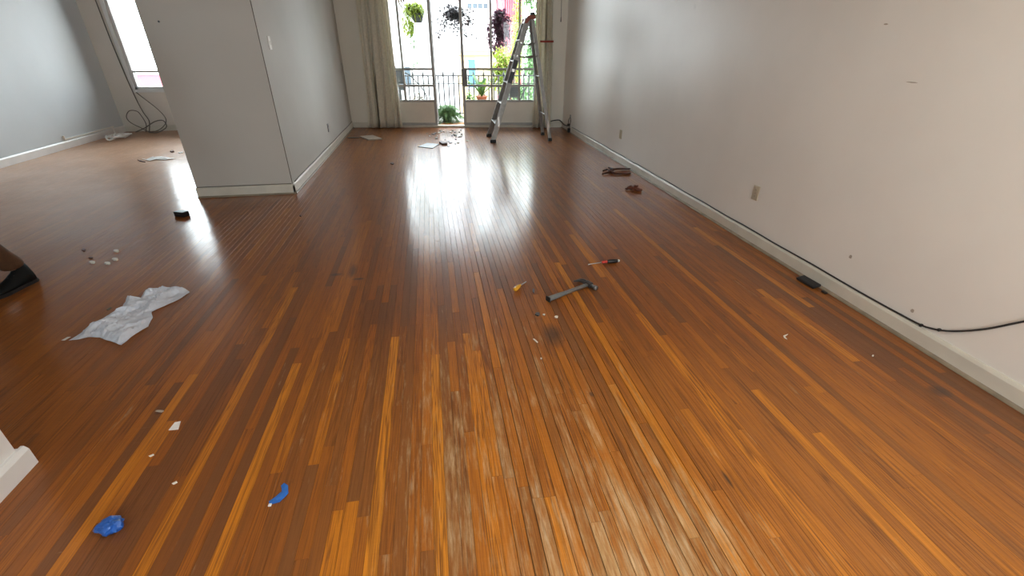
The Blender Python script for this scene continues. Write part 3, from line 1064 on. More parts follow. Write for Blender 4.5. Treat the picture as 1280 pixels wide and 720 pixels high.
# cable along the back wall corner
cb = [W(4.02, -0.05, 0.12), W(4.1, -0.045, 0.138), W(4.2, -0.04, 0.145), W(4.25, -0.05, 0.115)] + [Vector((2.57, 9.2, 0.09)), Vector((2.572, 9.0, 0.10)), Vector((2.566, 8.87, 0.12))]
tag(MB().tube(smooth_path(cb, 6), 0.012, 8).build('power_cable', 'black_cable', smooth=True), 'thick dark cable crossing the far right corner to the plugs', 'cable')
# long black cable lying on the right baseboard and lifting off near the camera
pts = []
for k in range(34):
    y = 8.72 - k * 0.205
    pts.append((XW - 0.010 + 0.002 * math.sin(k * 1.7), y, 0.111 + 0.0025 * math.sin(k * 0.9) ** 2))
pts += [(XW - 0.008, 1.76, 0.118), (XW - 0.008, 1.69, 0.130), (XW - 0.008, 1.61, 0.163), (XW - 0.008, 1.52, 0.225), (XW - 0.008, 1.44, 0.295), (XW - 0.008, 1.36, 0.378), (XW - 0.008, 1.20, 0.53), (XW - 0.008, 0.9, 0.74), (XW - 0.008, 0.4, 0.86)]
cbl = tag(MB().tube(smooth_path(pts, 3), 0.0052, 7).build('wall_cable', 'black_cable', smooth=True), 'long thin black cable lying on the right baseboard', 'cable')
for y, z in ((1.735, 0.121), (1.645, 0.149)):
    MB().rbox(XW - 0.016, XW, y - 0.006, y + 0.006, z - 0.009, z + 0.006, 0.002).build('cable_clip', 'black', cbl)
# greyish cable on the baseboard of the wall block
pts = [(PX1 + 0.008, 5.5 + k * 0.23, 0.116 + 0.003 * math.sin(k)) for k in range(21)]
tag(MB().tube(smooth_path(pts, 2), 0.006, 6).build('wall_cable', 'grey_cable', smooth=True), 'greyish cable lying on the baseboard of the wall block', 'cable')
pts = [(PX0 + 0.01 + k * 0.0978, PY - 0.008, 0.115) for k in range(11)]
tag(MB().tube(pts, 0.0045, 6).build('wall_cable', 'grey_cable', smooth=True), 'short thin cable along the end face of the wall block', 'cable')
# nail in the block end, small wall marks
tag(MB().lathe([(0.0035, -0.02), (0.0035, 0.012), (0.009, 0.012), (0.009, 0.015)], seg=10, mx=Matrix.Translation((-2.455, PY, 1.685)) @ Matrix.Rotation(PI / 2, 4, 'X')).build('wall_nail', 'dark_steel'),
    'small dark nail high on the end of the wall block', 'nail')
for (y, z, ry, rz, lab) in ((2.30, 0.285, 0.012, 0.016, 'round grey filler spot on the right wall above the black box'), (1.815, 0.165, 0.012, 0.014, 'small grey filler spot just above the lifting cable'),
                            (2.33, 1.315, 0.045, 0.003, 'thin dent line high on the right wall'), (2.62, 1.60, 0.018, 0.005, 'short dark nick at the top of the right wall')):
    mb = MB()
    poly = [(ry * math.cos(a * PI / 6) * (0.8 + 0.3 * noise.noise((a, y, z))), rz * math.sin(a * PI / 6) * (0.8 + 0.3 * noise.noise((z, a, y)))) for a in range(12)]
    mb.prism(poly, 0.0, 0.0015, Matrix.Translation((XW, y, z)) @ Matrix(((0, 0, -1, 0), (1, 0, 0, 0), (0, 1, 0, 0), (0, 0, 0, 1))))
    tag(mb.build('wall_mark', 'sheet'), lab, 'wall mark')
# cable duct on the far left wall
cd = tag(MB().rbox(-5.89, -5.868, 8.70, 10.0, 0.128, 0.152, 0.003).build('cable_duct', 'white_plastic'), 'thin white cable duct low on the far left wall', 'cable duct')
MB().rbox(-5.89, -5.868, 8.68, 8.70, 0.128, 0.20, 0.003).build('duct_riser', 'white_plastic', cd)
# cables by the left window
hc_ = tag(MB().tube(smooth_path([(-5.58, 10.29, 2.6), (-5.56, 10.29, 2.2), (-5.55, 10.29, 1.6), (-5.52, 10.29, 1.0), (-5.48, 10.28, 0.6), (-5.43, 10.26, 0.36), (-5.36, 10.22, 0.2), (-5.37, 10.14, 0.04), (-5.36, 10.1, 0.012),
        (-5.2, 10.05, 0.012), (-5.05, 10.12, 0.09), (-5.1, 10.2, 0.2), (-5.25, 10.2, 0.19), (-5.45, 10.16, 0.08), (-5.6, 10.1, 0.02)], 6), 0.009, 7).build('hanging_cable', 'grey_cable', smooth=True),
        'grey cables hanging left of the left room window and coiling below', 'cable')
MB().tube(smooth_path([(-5.44, 10.285, 0.70), (-5.33, 10.28, 0.58), (-5.18, 10.27, 0.42), (-5.08, 10.25, 0.27), (-5.08, 10.22, 0.16), (-5.2, 10.18, 0.05), (-5.35, 10.12, 0.014), (-5.5, 10.12, 0.1), (-5.64, 10.12, 0.2), (-5.68, 10.15, 0.3), (-5.62, 10.2, 0.39), (-5.5, 10.2, 0.38), (-5.44, 10.18, 0.3), (-5.4, 10.16, 0.15), (-5.42, 10.1, 0.016)], 6), 0.0075, 7).build('strand', 'grey_cable', hc_, smooth=True)
# heap of white cable on the left room floor
ct = fl(146, 174)
rn = random.Random(5)
pts = []
for k in range(34):
    a = k * 0.95
    rr = 0.09 + 0.05 * math.sin(k * 1.7)
    pts.append(ct + Vector((rr * 1.1 * math.cos(a) + 0.05 * math.sin(k * 0.31), rr * 1.6 * math.sin(a) + 0.06 * math.cos(k * 0.23), 0.016 + 0.05 * abs(math.sin(k * 0.77)))))
tag(MB().tube(smooth_path(pts, 4), 0.013, 6).build('white_cable_heap', 'white_plastic', smooth=True), 'tangled heap of white cable beside the far left wall', 'cable')
pts = [ct + Vector((-0.05, 0.2, 0.01)), ct + Vector((-0.17, 0.32, 0.03)), ct + Vector((-0.24, 0.42, 0.12)), Vector((-5.85, 9.85, 0.15))]
tag(MB().tube(smooth_path(pts, 5), 0.008, 6).build('thin_white_cable', 'white_plastic', smooth=True), 'thin white cable rising from the heap to the wall duct', 'cable')

# ================================================================== TOOLS ON THE FLOOR
def floor_frame(u0, v0, u1, v1):
    """frame whose x axis runs on the floor from one seen point to another"""
    a, b = fl(u0, v0), fl(u1, v1)
    d = (b - a)
    return Matrix.Translation(a) @ Matrix.Rotation(math.atan2(d.y, d.x), 4, 'Z'), d.length, a


# claw hammer: handle from lower left, head to the right
HM, HL, ha = floor_frame(685, 377, 735, 358.5)
hm = thing('claw_hammer', tuple(ha), 'grey steel claw hammer lying in the middle of the floor', 'hammer')
mb = MB()
pr_ = [(0.0, 0.016), (0.01, 0.019), (0.08, 0.0185), (0.14, 0.0155), (0.155, 0.015)]
for (x, r) in pr_:
    pass
rings = []
for (x, r) in pr_:
    rings.append([HM @ Vector((x, r * 1.05 * math.cos(k * PI / 6), 0.0185 + r * 0.85 * math.sin(k * PI / 6))) for k in range(12)])
vs = [v for rg in rings for v in rg]
fs = [(i * 12 + k, i * 12 + (k + 1) % 12, (i + 1) * 12 + (k + 1) % 12, (i + 1) * 12 + k) for i in range(len(rings) - 1) for k in range(12)]
fs += [tuple(range(11, -1, -1)), tuple((len(rings) - 1) * 12 + k for k in range(12))]
g = MB().add(vs, fs).build('grip', 'grip', hm, True)
MB().rbox(-0.004, 0.006, -0.021, 0.021, 0.001, 0.037, 0.004, HM).build('end_cap', 'rubber', g)
mb = MB()
mb.rbox(0.15, HL + 0.01, -0.0135, 0.0135, 0.009, 0.028, 0.006, HM)
mb.build('shaft', 'steel', hm)
mb = MB()                                              # head lies across the shaft; face to the right-front, claw to the back-left
XH = HL + 0.005
mb.rbox(XH - 0.018, XH + 0.018, -0.028, 0.03, 0.003, 0.037, 0.006, HM)
hd = mb.build('head', 'dark_steel', hm)
MB().lathe([(0.013, 0.0), (0.012, 0.022), (0.016, 0.03), (0.017, 0.048), (0.015, 0.052)], seg=16, mx=HM @ Matrix.Translation((XH, -0.026, 0.02)) @ Matrix.Rotation(PI / 2, 4, 'X')).build('striking_face', 'steel', hd, True)
for sg in (-1, 1):
    mb = MB()
    cl = [(XH + sg * 0.010, 0.024, 0.020), (XH + sg * 0.011, 0.045, 0.022), (XH + sg * 0.013 - 0.006, 0.068, 0.022), (XH + sg * 0.014 - 0.018, 0.088, 0.019), (XH + sg * 0.015 - 0.034, 0.104, 0.014)]
    mb.tube([HM @ Vector(c) for c in smooth_path(cl, 3)], [0.0105] * 6 + [0.009] * 4 + [0.006] * 2 + [0.003], 8)
    mb.build('claw', 'dark_steel', hd, True)

# red and black screwdriver
SM, SL, sa = floor_frame(735, 331.5, 773, 328)
sd = thing('screwdriver', tuple(sa), 'red and black handled screwdriver lying behind the hammer', 'screwdriver', 'screwdrivers')
MB().tube([SM @ Vector((0.0, 0, 0.006)), SM @ Vector((0.012, 0, 0.007)), SM @ Vector((0.115, 0, 0.014))], [0.0045, 0.0038, 0.0038], 8).build('blade', 'alu_bright', sd, True)
RX = Matrix.Rotation(PI / 2, 4, 'Y')
MB().lathe([(0.006, 0), (0.012, 0.006), (0.0125, 0.03), (0.0105, 0.045)], seg=14, mx=SM @ Matrix.Translation((0.11, 0, 0.0155)) @ RX).build('collar', 'red_plastic', sd, True)
h_ = MB().lathe([(0.0105, 0), (0.0145, 0.012), (0.0155, 0.05), (0.0145, 0.082), (0.010, 0.088)], seg=14, mx=SM @ Matrix.Translation((0.154, 0, 0.0155)) @ RX).build('handle', 'black', sd, True)
MB().lathe([(0.010, 0), (0.010, 0.012), (0.006, 0.016)], seg=12, mx=SM @ Matrix.Translation((0.241, 0, 0.0155)) @ RX).build('end_cap', 'white_plastic', h_, True)

# small amber screwdriver
SM, SL, sa = floor_frame(643, 365, 657, 353.5)
sd = thing('screwdriver', tuple(sa), 'small amber handled screwdriver lying left of the hammer', 'screwdriver', 'screwdrivers')
MB().lathe([(0.008, 0), (0.0145, 0.008), (0.016, 0.03), (0.015, 0.06), (0.0085, 0.076), (0.0075, 0.084)], seg=10, mx=SM @ Matrix.Translation((0.0, 0, 0.016)) @ RX).build('handle', 'amber', sd, False)
MB().tube([SM @ Vector((0.082, 0, 0.015)), SM @ Vector((0.155, 0, 0.006)), SM @ Vector((0.165, 0, 0.005))], [0.0035, 0.003, 0.004], 8).build('blade', 'alu_bright', sd, True)

# old pincers near the right baseboard
pa = fl(753, 216)
pl = thing('pincers', tuple(pa), 'long rusty pincers lying by the right baseboard', 'pliers')
for sg, nm in ((1, 'far'), (-1, 'near')):
    if sg > 0:
        px = [(752, 215.5, 0.015), (758, 212.5, 0.02), (763, 213.5, 0.022), (767, 214, 0.022), (765, 212, 0.022), (764, 210, 0.02)]
    hp = [fl(764, 214.5) + Vector((0, 0, 0.022))]
jaw1 = [fl(753, 217.5, 0.015), fl(758, 216, 0.02), fl(764, 214, 0.022), fl(768, 211.5, 0.022), fl(776, 210.8, 0.018), fl(783, 211.2, 0.016), fl(788, 211, 0.014)]
jaw2 = [fl(754, 213.5, 0.015), fl(759, 211.8, 0.02), fl(764, 214.3, 0.02), fl(769, 217, 0.018), fl(777, 217, 0.014), fl(784, 217.4, 0.012), fl(788, 216.2, 0.012)]
for jw in (jaw1, jaw2):
    n3 = len(smooth_path(jw, 4))
    MB().tube(smooth_path(jw, 4), [0.009 + 0.008 * (1 if 5 < i < 11 else 0.35) for i in range(n3)], 8).build('lever', 'rust', pl, True)
pv = fl(764, 214.2)
MB().lathe([(0.02, 0.0), (0.02, 0.035), (0.012, 0.042)], (pv.x, pv.y, 0.002), 12).build('pivot', 'dark_steel', pl)
jt = fl(762, 210)
MB().tube([fl(761, 209.5, 0.012), fl(767, 211.5, 0.02)], [0.012, 0.014], 8).build('jaw', 'rust', pl)

# reddish brown clump
c = fl(792, 238)
rn = random.Random(3)
vs_parts = thing('scrap_clump', tuple(c), 'reddish brown clump of scrap near the right baseboard', 'scrap')
for (dx, dy, dz, a, ln, r) in ((-0.02, 0.03, 0.022, 0.2, 0.10, 0.026), (0.04, 0.05, 0.03, 0.5, 0.09, 0.016), (0.03, -0.04, 0.02, -0.4, 0.10, 0.022), (-0.06, 0.03, 0.016, 2.9, 0.06, 0.016), (-0.03, -0.05, 0.016, 1.2, 0.06, 0.018), (0.0, 0.07, 0.016, 1.7, 0.05, 0.015)):
    p = c + Vector((dx, dy, dz))
    d = Vector((math.cos(a), math.sin(a), rn.uniform(-0.1, 0.15))) * ln / 2
    pts = [p - d, p - d * 0.3 + Vector((0, 0, 0.008)), p + d * 0.4 - Vector((0, 0, 0.004)), p + d]
    MB().tube(pts, [r * 0.6, r, r * 0.9, r * 0.5], 7).build('scrap_piece', 'rust_red', vs_parts)

# black box leaning at the right baseboard
bx = thing('black_box', (2.53, 2.49, 0), 'flat black plastic box against the right baseboard', 'box')
BM_ = Matrix.Translation((2.543, 2.478, 0.001)) @ Matrix.Rotation(math.radians(3), 4, 'Z') @ Matrix.Rotation(math.radians(-12), 4, 'Y')
MB().rbox(-0.036, 0.03, -0.078, 0.078, 0.008, 0.026, 0.005, BM_).build('case', 'black', bx)
MB().rbox(-0.028, 0.022, -0.068, 0.068, 0.0255, 0.0275, 0.002, BM_).build('lid', 'rubber', bx)
c = fl(1037, 366)
tag(MB().rbox(2.54, 2.562, 2.322, 2.362, 0.0, 0.012, 0.004).build('black_crumb', 'black'), 'tiny black plastic bit in front of the flat black box', 'plastic bit')
# small black block near the wall block corner
c = fl(228, 270)
kb = thing('black_block', tuple(c), 'small black plastic block on the floor before the wall block', 'box')
BM_ = Matrix.Translation(c) @ Matrix.Rotation(math.radians(-25), 4, 'Z')
MB().rbox(-0.06, 0.06, -0.035, 0.035, 0.0, 0.05, 0.006, BM_).build('case', 'black', kb)
MB().rbox(-0.03, 0.03, -0.04, -0.03, 0.012, 0.036, 0.003, BM_).build('socket_face', 'rubber', kb)

# ================================================================== PLASTIC, PAPER AND SCRAPS
def crumpled(name, label, cat, outline, m, h, cell, seed, base=0.003, freq=9.0, axis=None):
    """sheet of film lying in creases: outline on the floor, ridges from a folded noise"""
    pts = [Vector((p.x, p.y)) for p in outline]
    xs, ys = [p.x for p in pts], [p.y for p in pts]
    edge = []
    for i, p in enumerate(pts):
        q = pts[(i + 1) % len(pts)]
        k = max(1, int((q - p).length / cell))
        for j in range(k):
            r = p.lerp(q, j / k)
            edge.append(r + Vector((noise.noise((r.x * 25, r.y * 25, seed)), noise.noise((r.x * 25, r.y * 25, seed + 9)))) * cell * 0.35)

    def inside(p):
        c = False
        for i in range(len(edge)):
            a, b = edge[i], edge[i - 1]
            if (a.y > p.y) != (b.y > p.y) and p.x < (b.x - a.x) * (p.y - a.y) / (b.y - a.y) + a.x:
                c = not c
        return c

    rn = random.Random(seed)
    ins = []
    y = min(ys)
    while y < max(ys):
        x = min(xs)
        while x < max(xs):
            p = Vector((x + rn.uniform(-0.3, 0.3) * cell, y + rn.uniform(-0.3, 0.3) * cell))
            if inside(p) and min((p - e).length for e in edge) > cell * 0.45:
                ins.append(p)
            x += cell
        y += cell
    allp = edge + ins
    ne = len(edge)
    v2, _, f2, _, _, _ = geometry.delaunay_2d_cdt(allp, [], [list(range(ne))], 1, 1e-5)
    vs = []
    for p in v2:
        de = min((p - e).length for e in edge)
        k = min(1, de / (cell * 2.5))
        a_, b2 = p.x, p.y
        if axis is not None:                               # long creases: slow along the axis, quick across it
            ca, sa_ = math.cos(axis), math.sin(axis)
            a_, b2 = 0.33 * (p.x * ca + p.y * sa_), (p.y * ca - p.x * sa_)
            b2 += 0.05 * noise.noise((p.x * 6, p.y * 6, seed + 5))
        r = abs(noise.noise((a_ * freq, b2 * freq, seed)))
        r2 = abs(noise.noise((a_ * freq * 2.6, b2 * freq * 2.6, seed + 3)))
        z = base + h * (0.25 + 0.75 * k) * (0.75 * (1 - min(1, 2.2 * r)) + 0.35 * (1 - min(1, 2.5 * r2))) * (0.4 + 0.6 * k)
        vs.append((p.x, p.y, z))
    o = MB().add(vs, f2).build(name, m, smooth=False)
    md = o.modifiers.new('thick', 'SOLIDIFY')
    md.thickness = 0.0012
    md.offset = 1
    return tag(o, label, cat)


zx = [(165, 490), (270, 430), (330, 375), (450, 310), (600, 225), (640, 130), (700, 140), (745, 150), (785, 80), (900, 65), (1080, 65), (1135, 100), (1050, 160), (930, 215), (830, 260), (840, 310), (800, 380), (700, 440), (590, 525), (520, 500), (400, 465), (320, 460), (250, 480)]
crumpled('plastic_bag', 'crumpled white plastic bag lying flat on the left floor', 'plastic bag', [fl(60 + x / 6.4, 350 + y / 6.4) for x, y in zx], 'bag', 0.036, 0.013, 4, freq=11.0, axis=0.9)
o = crumpled('paper_scrap', 'tiny pinkish paper sliver at the left tip of the plastic bag', 'paper', [fl(60 + x / 6.4, 350 + y / 6.4) for x, y in ((105, 490), (150, 462), (178, 462), (130, 490))], 'plaster', 0.004, 0.02, 6)
# blue wad
c = fl(140, 662)
bm = bmesh.new()
bmesh.ops.create_icosphere(bm, subdivisions=3, radius=1.0)
for v in bm.verts:
    p = v.co.copy()
    r = 1 + 0.35 * noise.noise(p * 1.7 + Vector((3, 1, 2))) - 0.30 * abs(noise.noise(p * 3.6)) - 0.12 * abs(noise.noise(p * 7.5))
    v.co = Vector((p.x * 0.043 * r, p.y * 0.036 * r, max(-0.02, p.z * 0.027 * r)))
me = bpy.data.meshes.new('blue_film_wad')
bm.to_mesh(me)
bm.free()
me.materials.append(M['blue'])
o = bpy.data.objects.new('blue_film_wad', me)
COL.objects.link(o)
o.location = (c.x, c.y, 0.0205)
tag(o, 'crumpled ball of blue film at the lower left', 'plastic wad')
zs = [(1010, 455), (1050, 445), (1082, 412), (1080, 385), (1066, 374), (1054, 384), (1058, 405), (1035, 425), (1008, 442)]
o = crumpled('blue_tape_strip', 'torn strip of blue tape right of the blue ball', 'tape', [fl(x / 3.0, 480 + y / 3.0) for x, y in zs], 'blue_tape', 0.016, 0.011, 8, 0.002, 22)
mb = MB()
c = fl(1013 / 3, 480 + 456 / 3)
mb.rbox(c.x - 0.006, c.x + 0.006, c.y - 0.006, c.y + 0.006, 0.001, 0.006, 0.002)
mb.build('tape_end', 'paper', o)


def chip(name, label, cat, uv, m, th=0.004, group=None, lift=0.0):
    P = [fl(u, v) for u, v in uv]
    c = sum(P, Vector()) / len(P)
    mb = MB()
    n = len(P)
    vs = [Vector((p.x, p.y, 0.0002)) for p in P] + [Vector((p.x, p.y, th + lift * (i % 2))) for i, p in enumerate(P)]
    fs = [tuple(range(n - 1, -1, -1)), tuple(range(n, 2 * n))] + [(i, (i + 1) % n, n + (i + 1) % n, n + i) for i in range(n)]
    o = mb.add(vs, fs).build(name, m, loc=(c.x, c.y, 0))
    return tag(o, label, cat, group)


def ell(u, v, ru, rv, n=7, rot=0.3):
    return [(u + ru * math.cos(-2 * PI * k / n + rot) * (0.8 + 0.4 * ((k * 37) % 5) / 5), v + rv * math.sin(-2 * PI * k / n + rot) * (0.8 + 0.4 * ((k * 23) % 5) / 5)) for k in range(n)]


chip('paper_scrap', 'white three-cornered paper scrap above the blue ball', 'paper', [(211, 538), (223, 537), (226, 527), (219, 529)], 'paper', 0.003, lift=0.003)
chip('dust_smear', 'pale smear of dust beyond the white paper scrap', 'dust', ell(200, 514, 6, 1.7), 'sheet', 0.0008)
chip('wood_splinter', 'pale splinter between the white scrap and the blue ball', 'splinter', [(186, 570.5), (192, 568), (193, 569), (188, 571.5)], 'plaster')
chip('wood_splinter', 'yellowish splinter above the blue ball on a bright board', 'splinter', [(215, 605), (221, 602), (222, 603.5), (217, 606)], 'plaster')
for i, (u, v, ru, lab) in enumerate(((146, 314.5, 3.8, 'rear plaster chip of the four on the left floor'), (144.5, 325, 4.2, 'rightmost plaster chip of the four on the left floor'),
                                     (135, 330, 4, 'front plaster chip of the four on the left floor'), (116, 328.7, 4, 'leftmost plaster chip of the four on the left floor'))):
    chip('plaster_chip', lab, 'plaster chip', ell(u, v, ru, 1.5), 'plaster', 0.012, 'plaster chips on the left floor')
chip('wood_crumb', 'dark round crumb behind the four plaster chips', 'crumb', ell(105, 313, 2.8, 1.8), 'rust', 0.008)
chip('wood_crumb', 'dull reddish crumb just behind the leftmost plaster chip', 'crumb', ell(114, 322.5, 3, 1.1), 'rust', 0.005)
chip('wood_splinter', 'tan sliver behind the plastic bag', 'splinter', [(133, 387.5), (138, 384.5), (140, 385), (136, 388)], 'leaf_brown', 0.004)
chip('nail_bit', 'dark nail bit left of the hammer grip', 'nail', ell(672, 393.5, 3.2, 2.2), 'dark_steel', 0.008)
chip('nail_bit', 'dark nail bit just behind the hammer grip end', 'nail', ell(667, 364, 1.5, 3), 'dark_steel', 0.005)
chip('plaster_chip', 'small pinkish chip in front of the hammer grip', 'plaster chip', ell(680, 393.5, 1.8, 1), 'plaster', 0.004)
chip('plaster_chip', 'small cream chip in front of the hammer grip, nearest the hammer', 'plaster chip', ell(695.5, 396.5, 2.6, 1.5), 'plaster', 0.005)
chip('wood_splinter', 'pale slanted splinter in front of the nail bits', 'splinter', [(666, 424), (668, 424), (672.5, 428), (671.5, 429)], 'plaster', 0.004)
chip('wood_crumb', 'tiny pale crumb below the slanted splinter', 'crumb', ell(676.5, 448.5, 1.2, 1), 'plaster', 0.004)
chip('wood_splinter', 'forked pale splinter in the middle of the right floor', 'splinter', [(979, 420), (985, 418), (981, 421.5), (984, 424.5), (980, 422.5)], 'plaster', 0.004)
chip('plaster_chip', 'tiny pale chip near the right baseboard', 'plaster chip', ell(1091, 445, 1.3, 1), 'plaster', 0.004)
chip('wood_crumb', 'dark crumb on the far floor left of the window reflection', 'crumb', ell(490.5, 205, 2.4, 1.2), 'rust', 0.015)
chip('wood_crumb', 'dark crumb on the floor beside the wall block corner', 'crumb', ell(376, 270, 1.5, 1.0), 'rust', 0.006)
# boards and shards near the balcony doors
chip('loose_board', 'loose pale square sheet near the wide curtain', 'board', [(461, 175.8), (449.5, 171.5), (466, 170), (478, 174.5)], 'sheet', 0.02)
chip('floor_sliver', 'dark sliver left of the loose square sheet', 'splinter', [(434, 172.2), (449, 172), (449, 172.8), (436, 172.8)], 'shard', 0.01)
chip('glass_sheet', 'flat greyish square pane lying before the balcony doors', 'pane', [(541, 185.7), (522.5, 183.7), (534, 179.2), (549, 180.5)], 'shard', 0.008)
chip('dark_rag', 'dark twisted scrap beside the flat pane', 'scrap', [(549, 179), (552, 178), (555, 179.5), (559, 179.3), (559, 181), (553, 181.5)], 'rust', 0.03)
rn = random.Random(12)
for k in range(46):
    u = rn.gauss(563, 15)
    v = rn.uniform(162.5, 183)
    if v > 176 and u < 560:
        continue
    ru = rn.uniform(0.8, 2.3)
    sm = rn.choice(('shard', 'shard', 'plaster', 'leaf_brown'))
    lk = {'shard': 'dark', 'plaster': 'pale', 'leaf_brown': 'brown'}[sm]
    chip('floor_shard', 'small ' + lk + ' shard in the scatter of debris before the balcony doors', 'shard', ell(u, v, ru, ru * 0.35, 5, rn.uniform(0, 6)), sm, rn.uniform(0.006, 0.016), lk + ' debris before the balcony doors')
# torn paper in the left room
o = crumpled('torn_paper', 'long torn white paper strip on the left room floor', 'paper', [fl(u, v) for u, v in ((177, 199), (183, 199.5), (190, 197), (202, 196), (211, 197.5), (217, 198.6), (208, 200.5), (196, 199.8), (187, 201.5))], 'paper', 0.05, 0.05, 3, 0.004, 6)
chip('wood_splinter', 'dark sliver at the left end of the torn paper strip', 'splinter', [(172, 200.2), (177, 201), (182, 203), (175, 202)], 'rust', 0.01)
chip('wood_splinter', 'small dark splinter beyond the torn paper strip', 'splinter', [(213, 190), (217, 189), (218, 190), (215, 190.8)], 'rust', 0.02)
chip('paper_scrap', 'small pale scrap right of the dark splinter beyond the torn paper', 'paper', [(223, 191), (228, 190.5), (229, 191.5), (225, 192)], 'paper', 0.01)

# ================================================================== PERSON (only a shoe and trouser leg are in the frame)
def skin_mesh(name, verts, edges, m, parent, root=0, sub=2, smooth=True):
    me = bpy.data.meshes.new(name)
    me.from_pydata([v[0] for v in verts], edges, [])
    me.materials.append(M[m])
    o = bpy.data.objects.new(name, me)
    COL.objects.link(o)
    o.modifiers.new('skin', 'SKIN')
    sv = me.skin_vertices[0].data
    for i, v in enumerate(verts):
        r = v[1]
        sv[i].radius = r if isinstance(r, tuple) else (r, r)
        sv[i].use_root = (i == root)
    o.modifiers['skin'].use_smooth_shade = smooth
    md = o.modifiers.new('sub', 'SUBSURF')
    md.levels = md.render_levels = sub
    o.parent = parent
    o.matrix_parent_inverse = parent.matrix_basis.inverted()
    return o


PB = Vector((-3.15, 3.45, 0))
man = thing('person', (-3.15, 3.45, 0), 'person in brown trousers and black shoes at the left edge', 'person')
AL, KL, HLp = Vector((-2.93, 3.375, 0.11)), Vector((-3.055, 3.27, 0.50)), Vector((-3.12, 3.45, 0.90))
AR, KR, HRp = Vector((-3.42, 3.62, 0.11)), Vector((-3.40, 3.56, 0.52)), Vector((-3.33, 3.47, 0.90))
PV = Vector((-3.225, 3.46, 0.95))
SPN, CHS, NK = Vector((-3.225, 3.44, 1.14)), Vector((-3.225, 3.41, 1.34)), Vector((-3.225, 3.40, 1.48))
SHL, SHR = Vector((-3.05, 3.41, 1.40)), Vector((-3.40, 3.41, 1.40))
ELL, ELR = Vector((-3.0, 3.38, 1.12)), Vector((-3.46, 3.38, 1.12))
WRL, WRR = Vector((-3.02, 3.22, 0.92)), Vector((-3.45, 3.22, 0.92))
V, E_ = [], []


def av(p, r):
    V.append((Vector(p), r))
    return len(V) - 1


def chain(ids):
    for a, b in zip(ids[:-1], ids[1:]):
        E_.append((a, b))


pv = av(PV, 0.125)
sp = av(SPN, 0.12)
ch = av(CHS, (0.15, 0.11))
nk = av(NK, 0.055)
hd0 = av((-3.225, 3.385, 1.56), 0.075)
hd1 = av((-3.225, 3.375, 1.65), 0.088)
hd2 = av((-3.225, 3.385, 1.735), 0.062)
nose = av((-3.225, 3.275, 1.635), 0.014)
chain([pv, sp, ch, nk, hd0, hd1, hd2])
E_.append((hd1, nose))
for (Hh, K_, A_, toe) in ((HLp, KL, AL, Vector((-2.97, 3.2, 0.05))), (HRp, KR, AR, Vector((-3.44, 3.44, 0.05)))):
    chain([pv, av(Hh, 0.085), av(Hh.lerp(K_, 0.5), 0.07), av(K_, 0.052), av(K_.lerp(A_, 0.35), 0.052), av(A_, 0.036)])
for (Sh, El, Wr, sx) in ((SHL, ELL, WRL, 1), (SHR, ELR, WRR, -1)):
    wv = av(Wr, (0.026, 0.018))
    pm = av(Wr + Vector((0, -0.03, -0.06)), (0.036, 0.015))
    chain([ch, av(Sh, 0.06), av(Sh.lerp(El, 0.5), 0.048), av(El, 0.040), av(El.lerp(Wr, 0.5), 0.036), wv, pm])
    for kf in range(4):
        off = (kf - 1.5) * 0.019
        ln = (0.062, 0.072, 0.068, 0.052)[kf]
        b0 = pm
        f1 = av(Wr + Vector((off, -0.052, -0.095)), 0.0085)
        f2 = av(Wr + Vector((off, -0.058, -0.095 - ln * 0.55)), 0.008)
        f3 = av(Wr + Vector((off, -0.045, -0.095 - ln)), 0.007)
        chain([b0, f1, f2, f3])
    t1 = av(Wr + Vector((-sx * 0.035, -0.04, -0.055)), 0.010)
    t2 = av(Wr + Vector((-sx * 0.045, -0.065, -0.085)), 0.009)
    chain([wv, t1, t2])
skin_mesh('body', V, E_, 'skin', man, 0, 2)
V, E_ = [], []
pv = av(PV + Vector((0, 0, -0.02)), 0.135)
wa = av(PV + Vector((0, 0, 0.12)), 0.128)
chain([pv, wa])
for (Hh, K_, A_) in ((HLp, KL, AL), (HRp, KR, AR)):
    lo = A_.lerp(K_, 0.08)
    chain([pv, av(Hh, 0.10), av(Hh.lerp(K_, 0.5), 0.09), av(K_, 0.078), av(K_.lerp(A_, 0.4), 0.076), av(K_.lerp(A_, 0.75), 0.072), av(lo + Vector((0, 0.005, 0.02)), 0.071), av(lo + Vector((0, 0.005, -0.015)), 0.069)])
skin_mesh('trousers', V, E_, 'denim', man, 0, 2)
V, E_ = [], []
s0_ = av(PV + Vector((0, 0, -0.09)), 0.165)
s1_ = av(PV + Vector((0, 0, 0.02)), 0.162)
sp = av(SPN, 0.142)
ch = av(CHS, (0.168, 0.128))
nk = av(CHS + Vector((0, 0, 0.10)), 0.075)
chain([s0_, s1_, sp, ch, nk])
for (Sh, El) in ((SHL, ELL), (SHR, ELR)):
    chain([ch, av(Sh, 0.074), av(Sh.lerp(El, 0.6), 0.062)])
skin_mesh('shirt', V, E_, 'shirt', man, 0, 2)
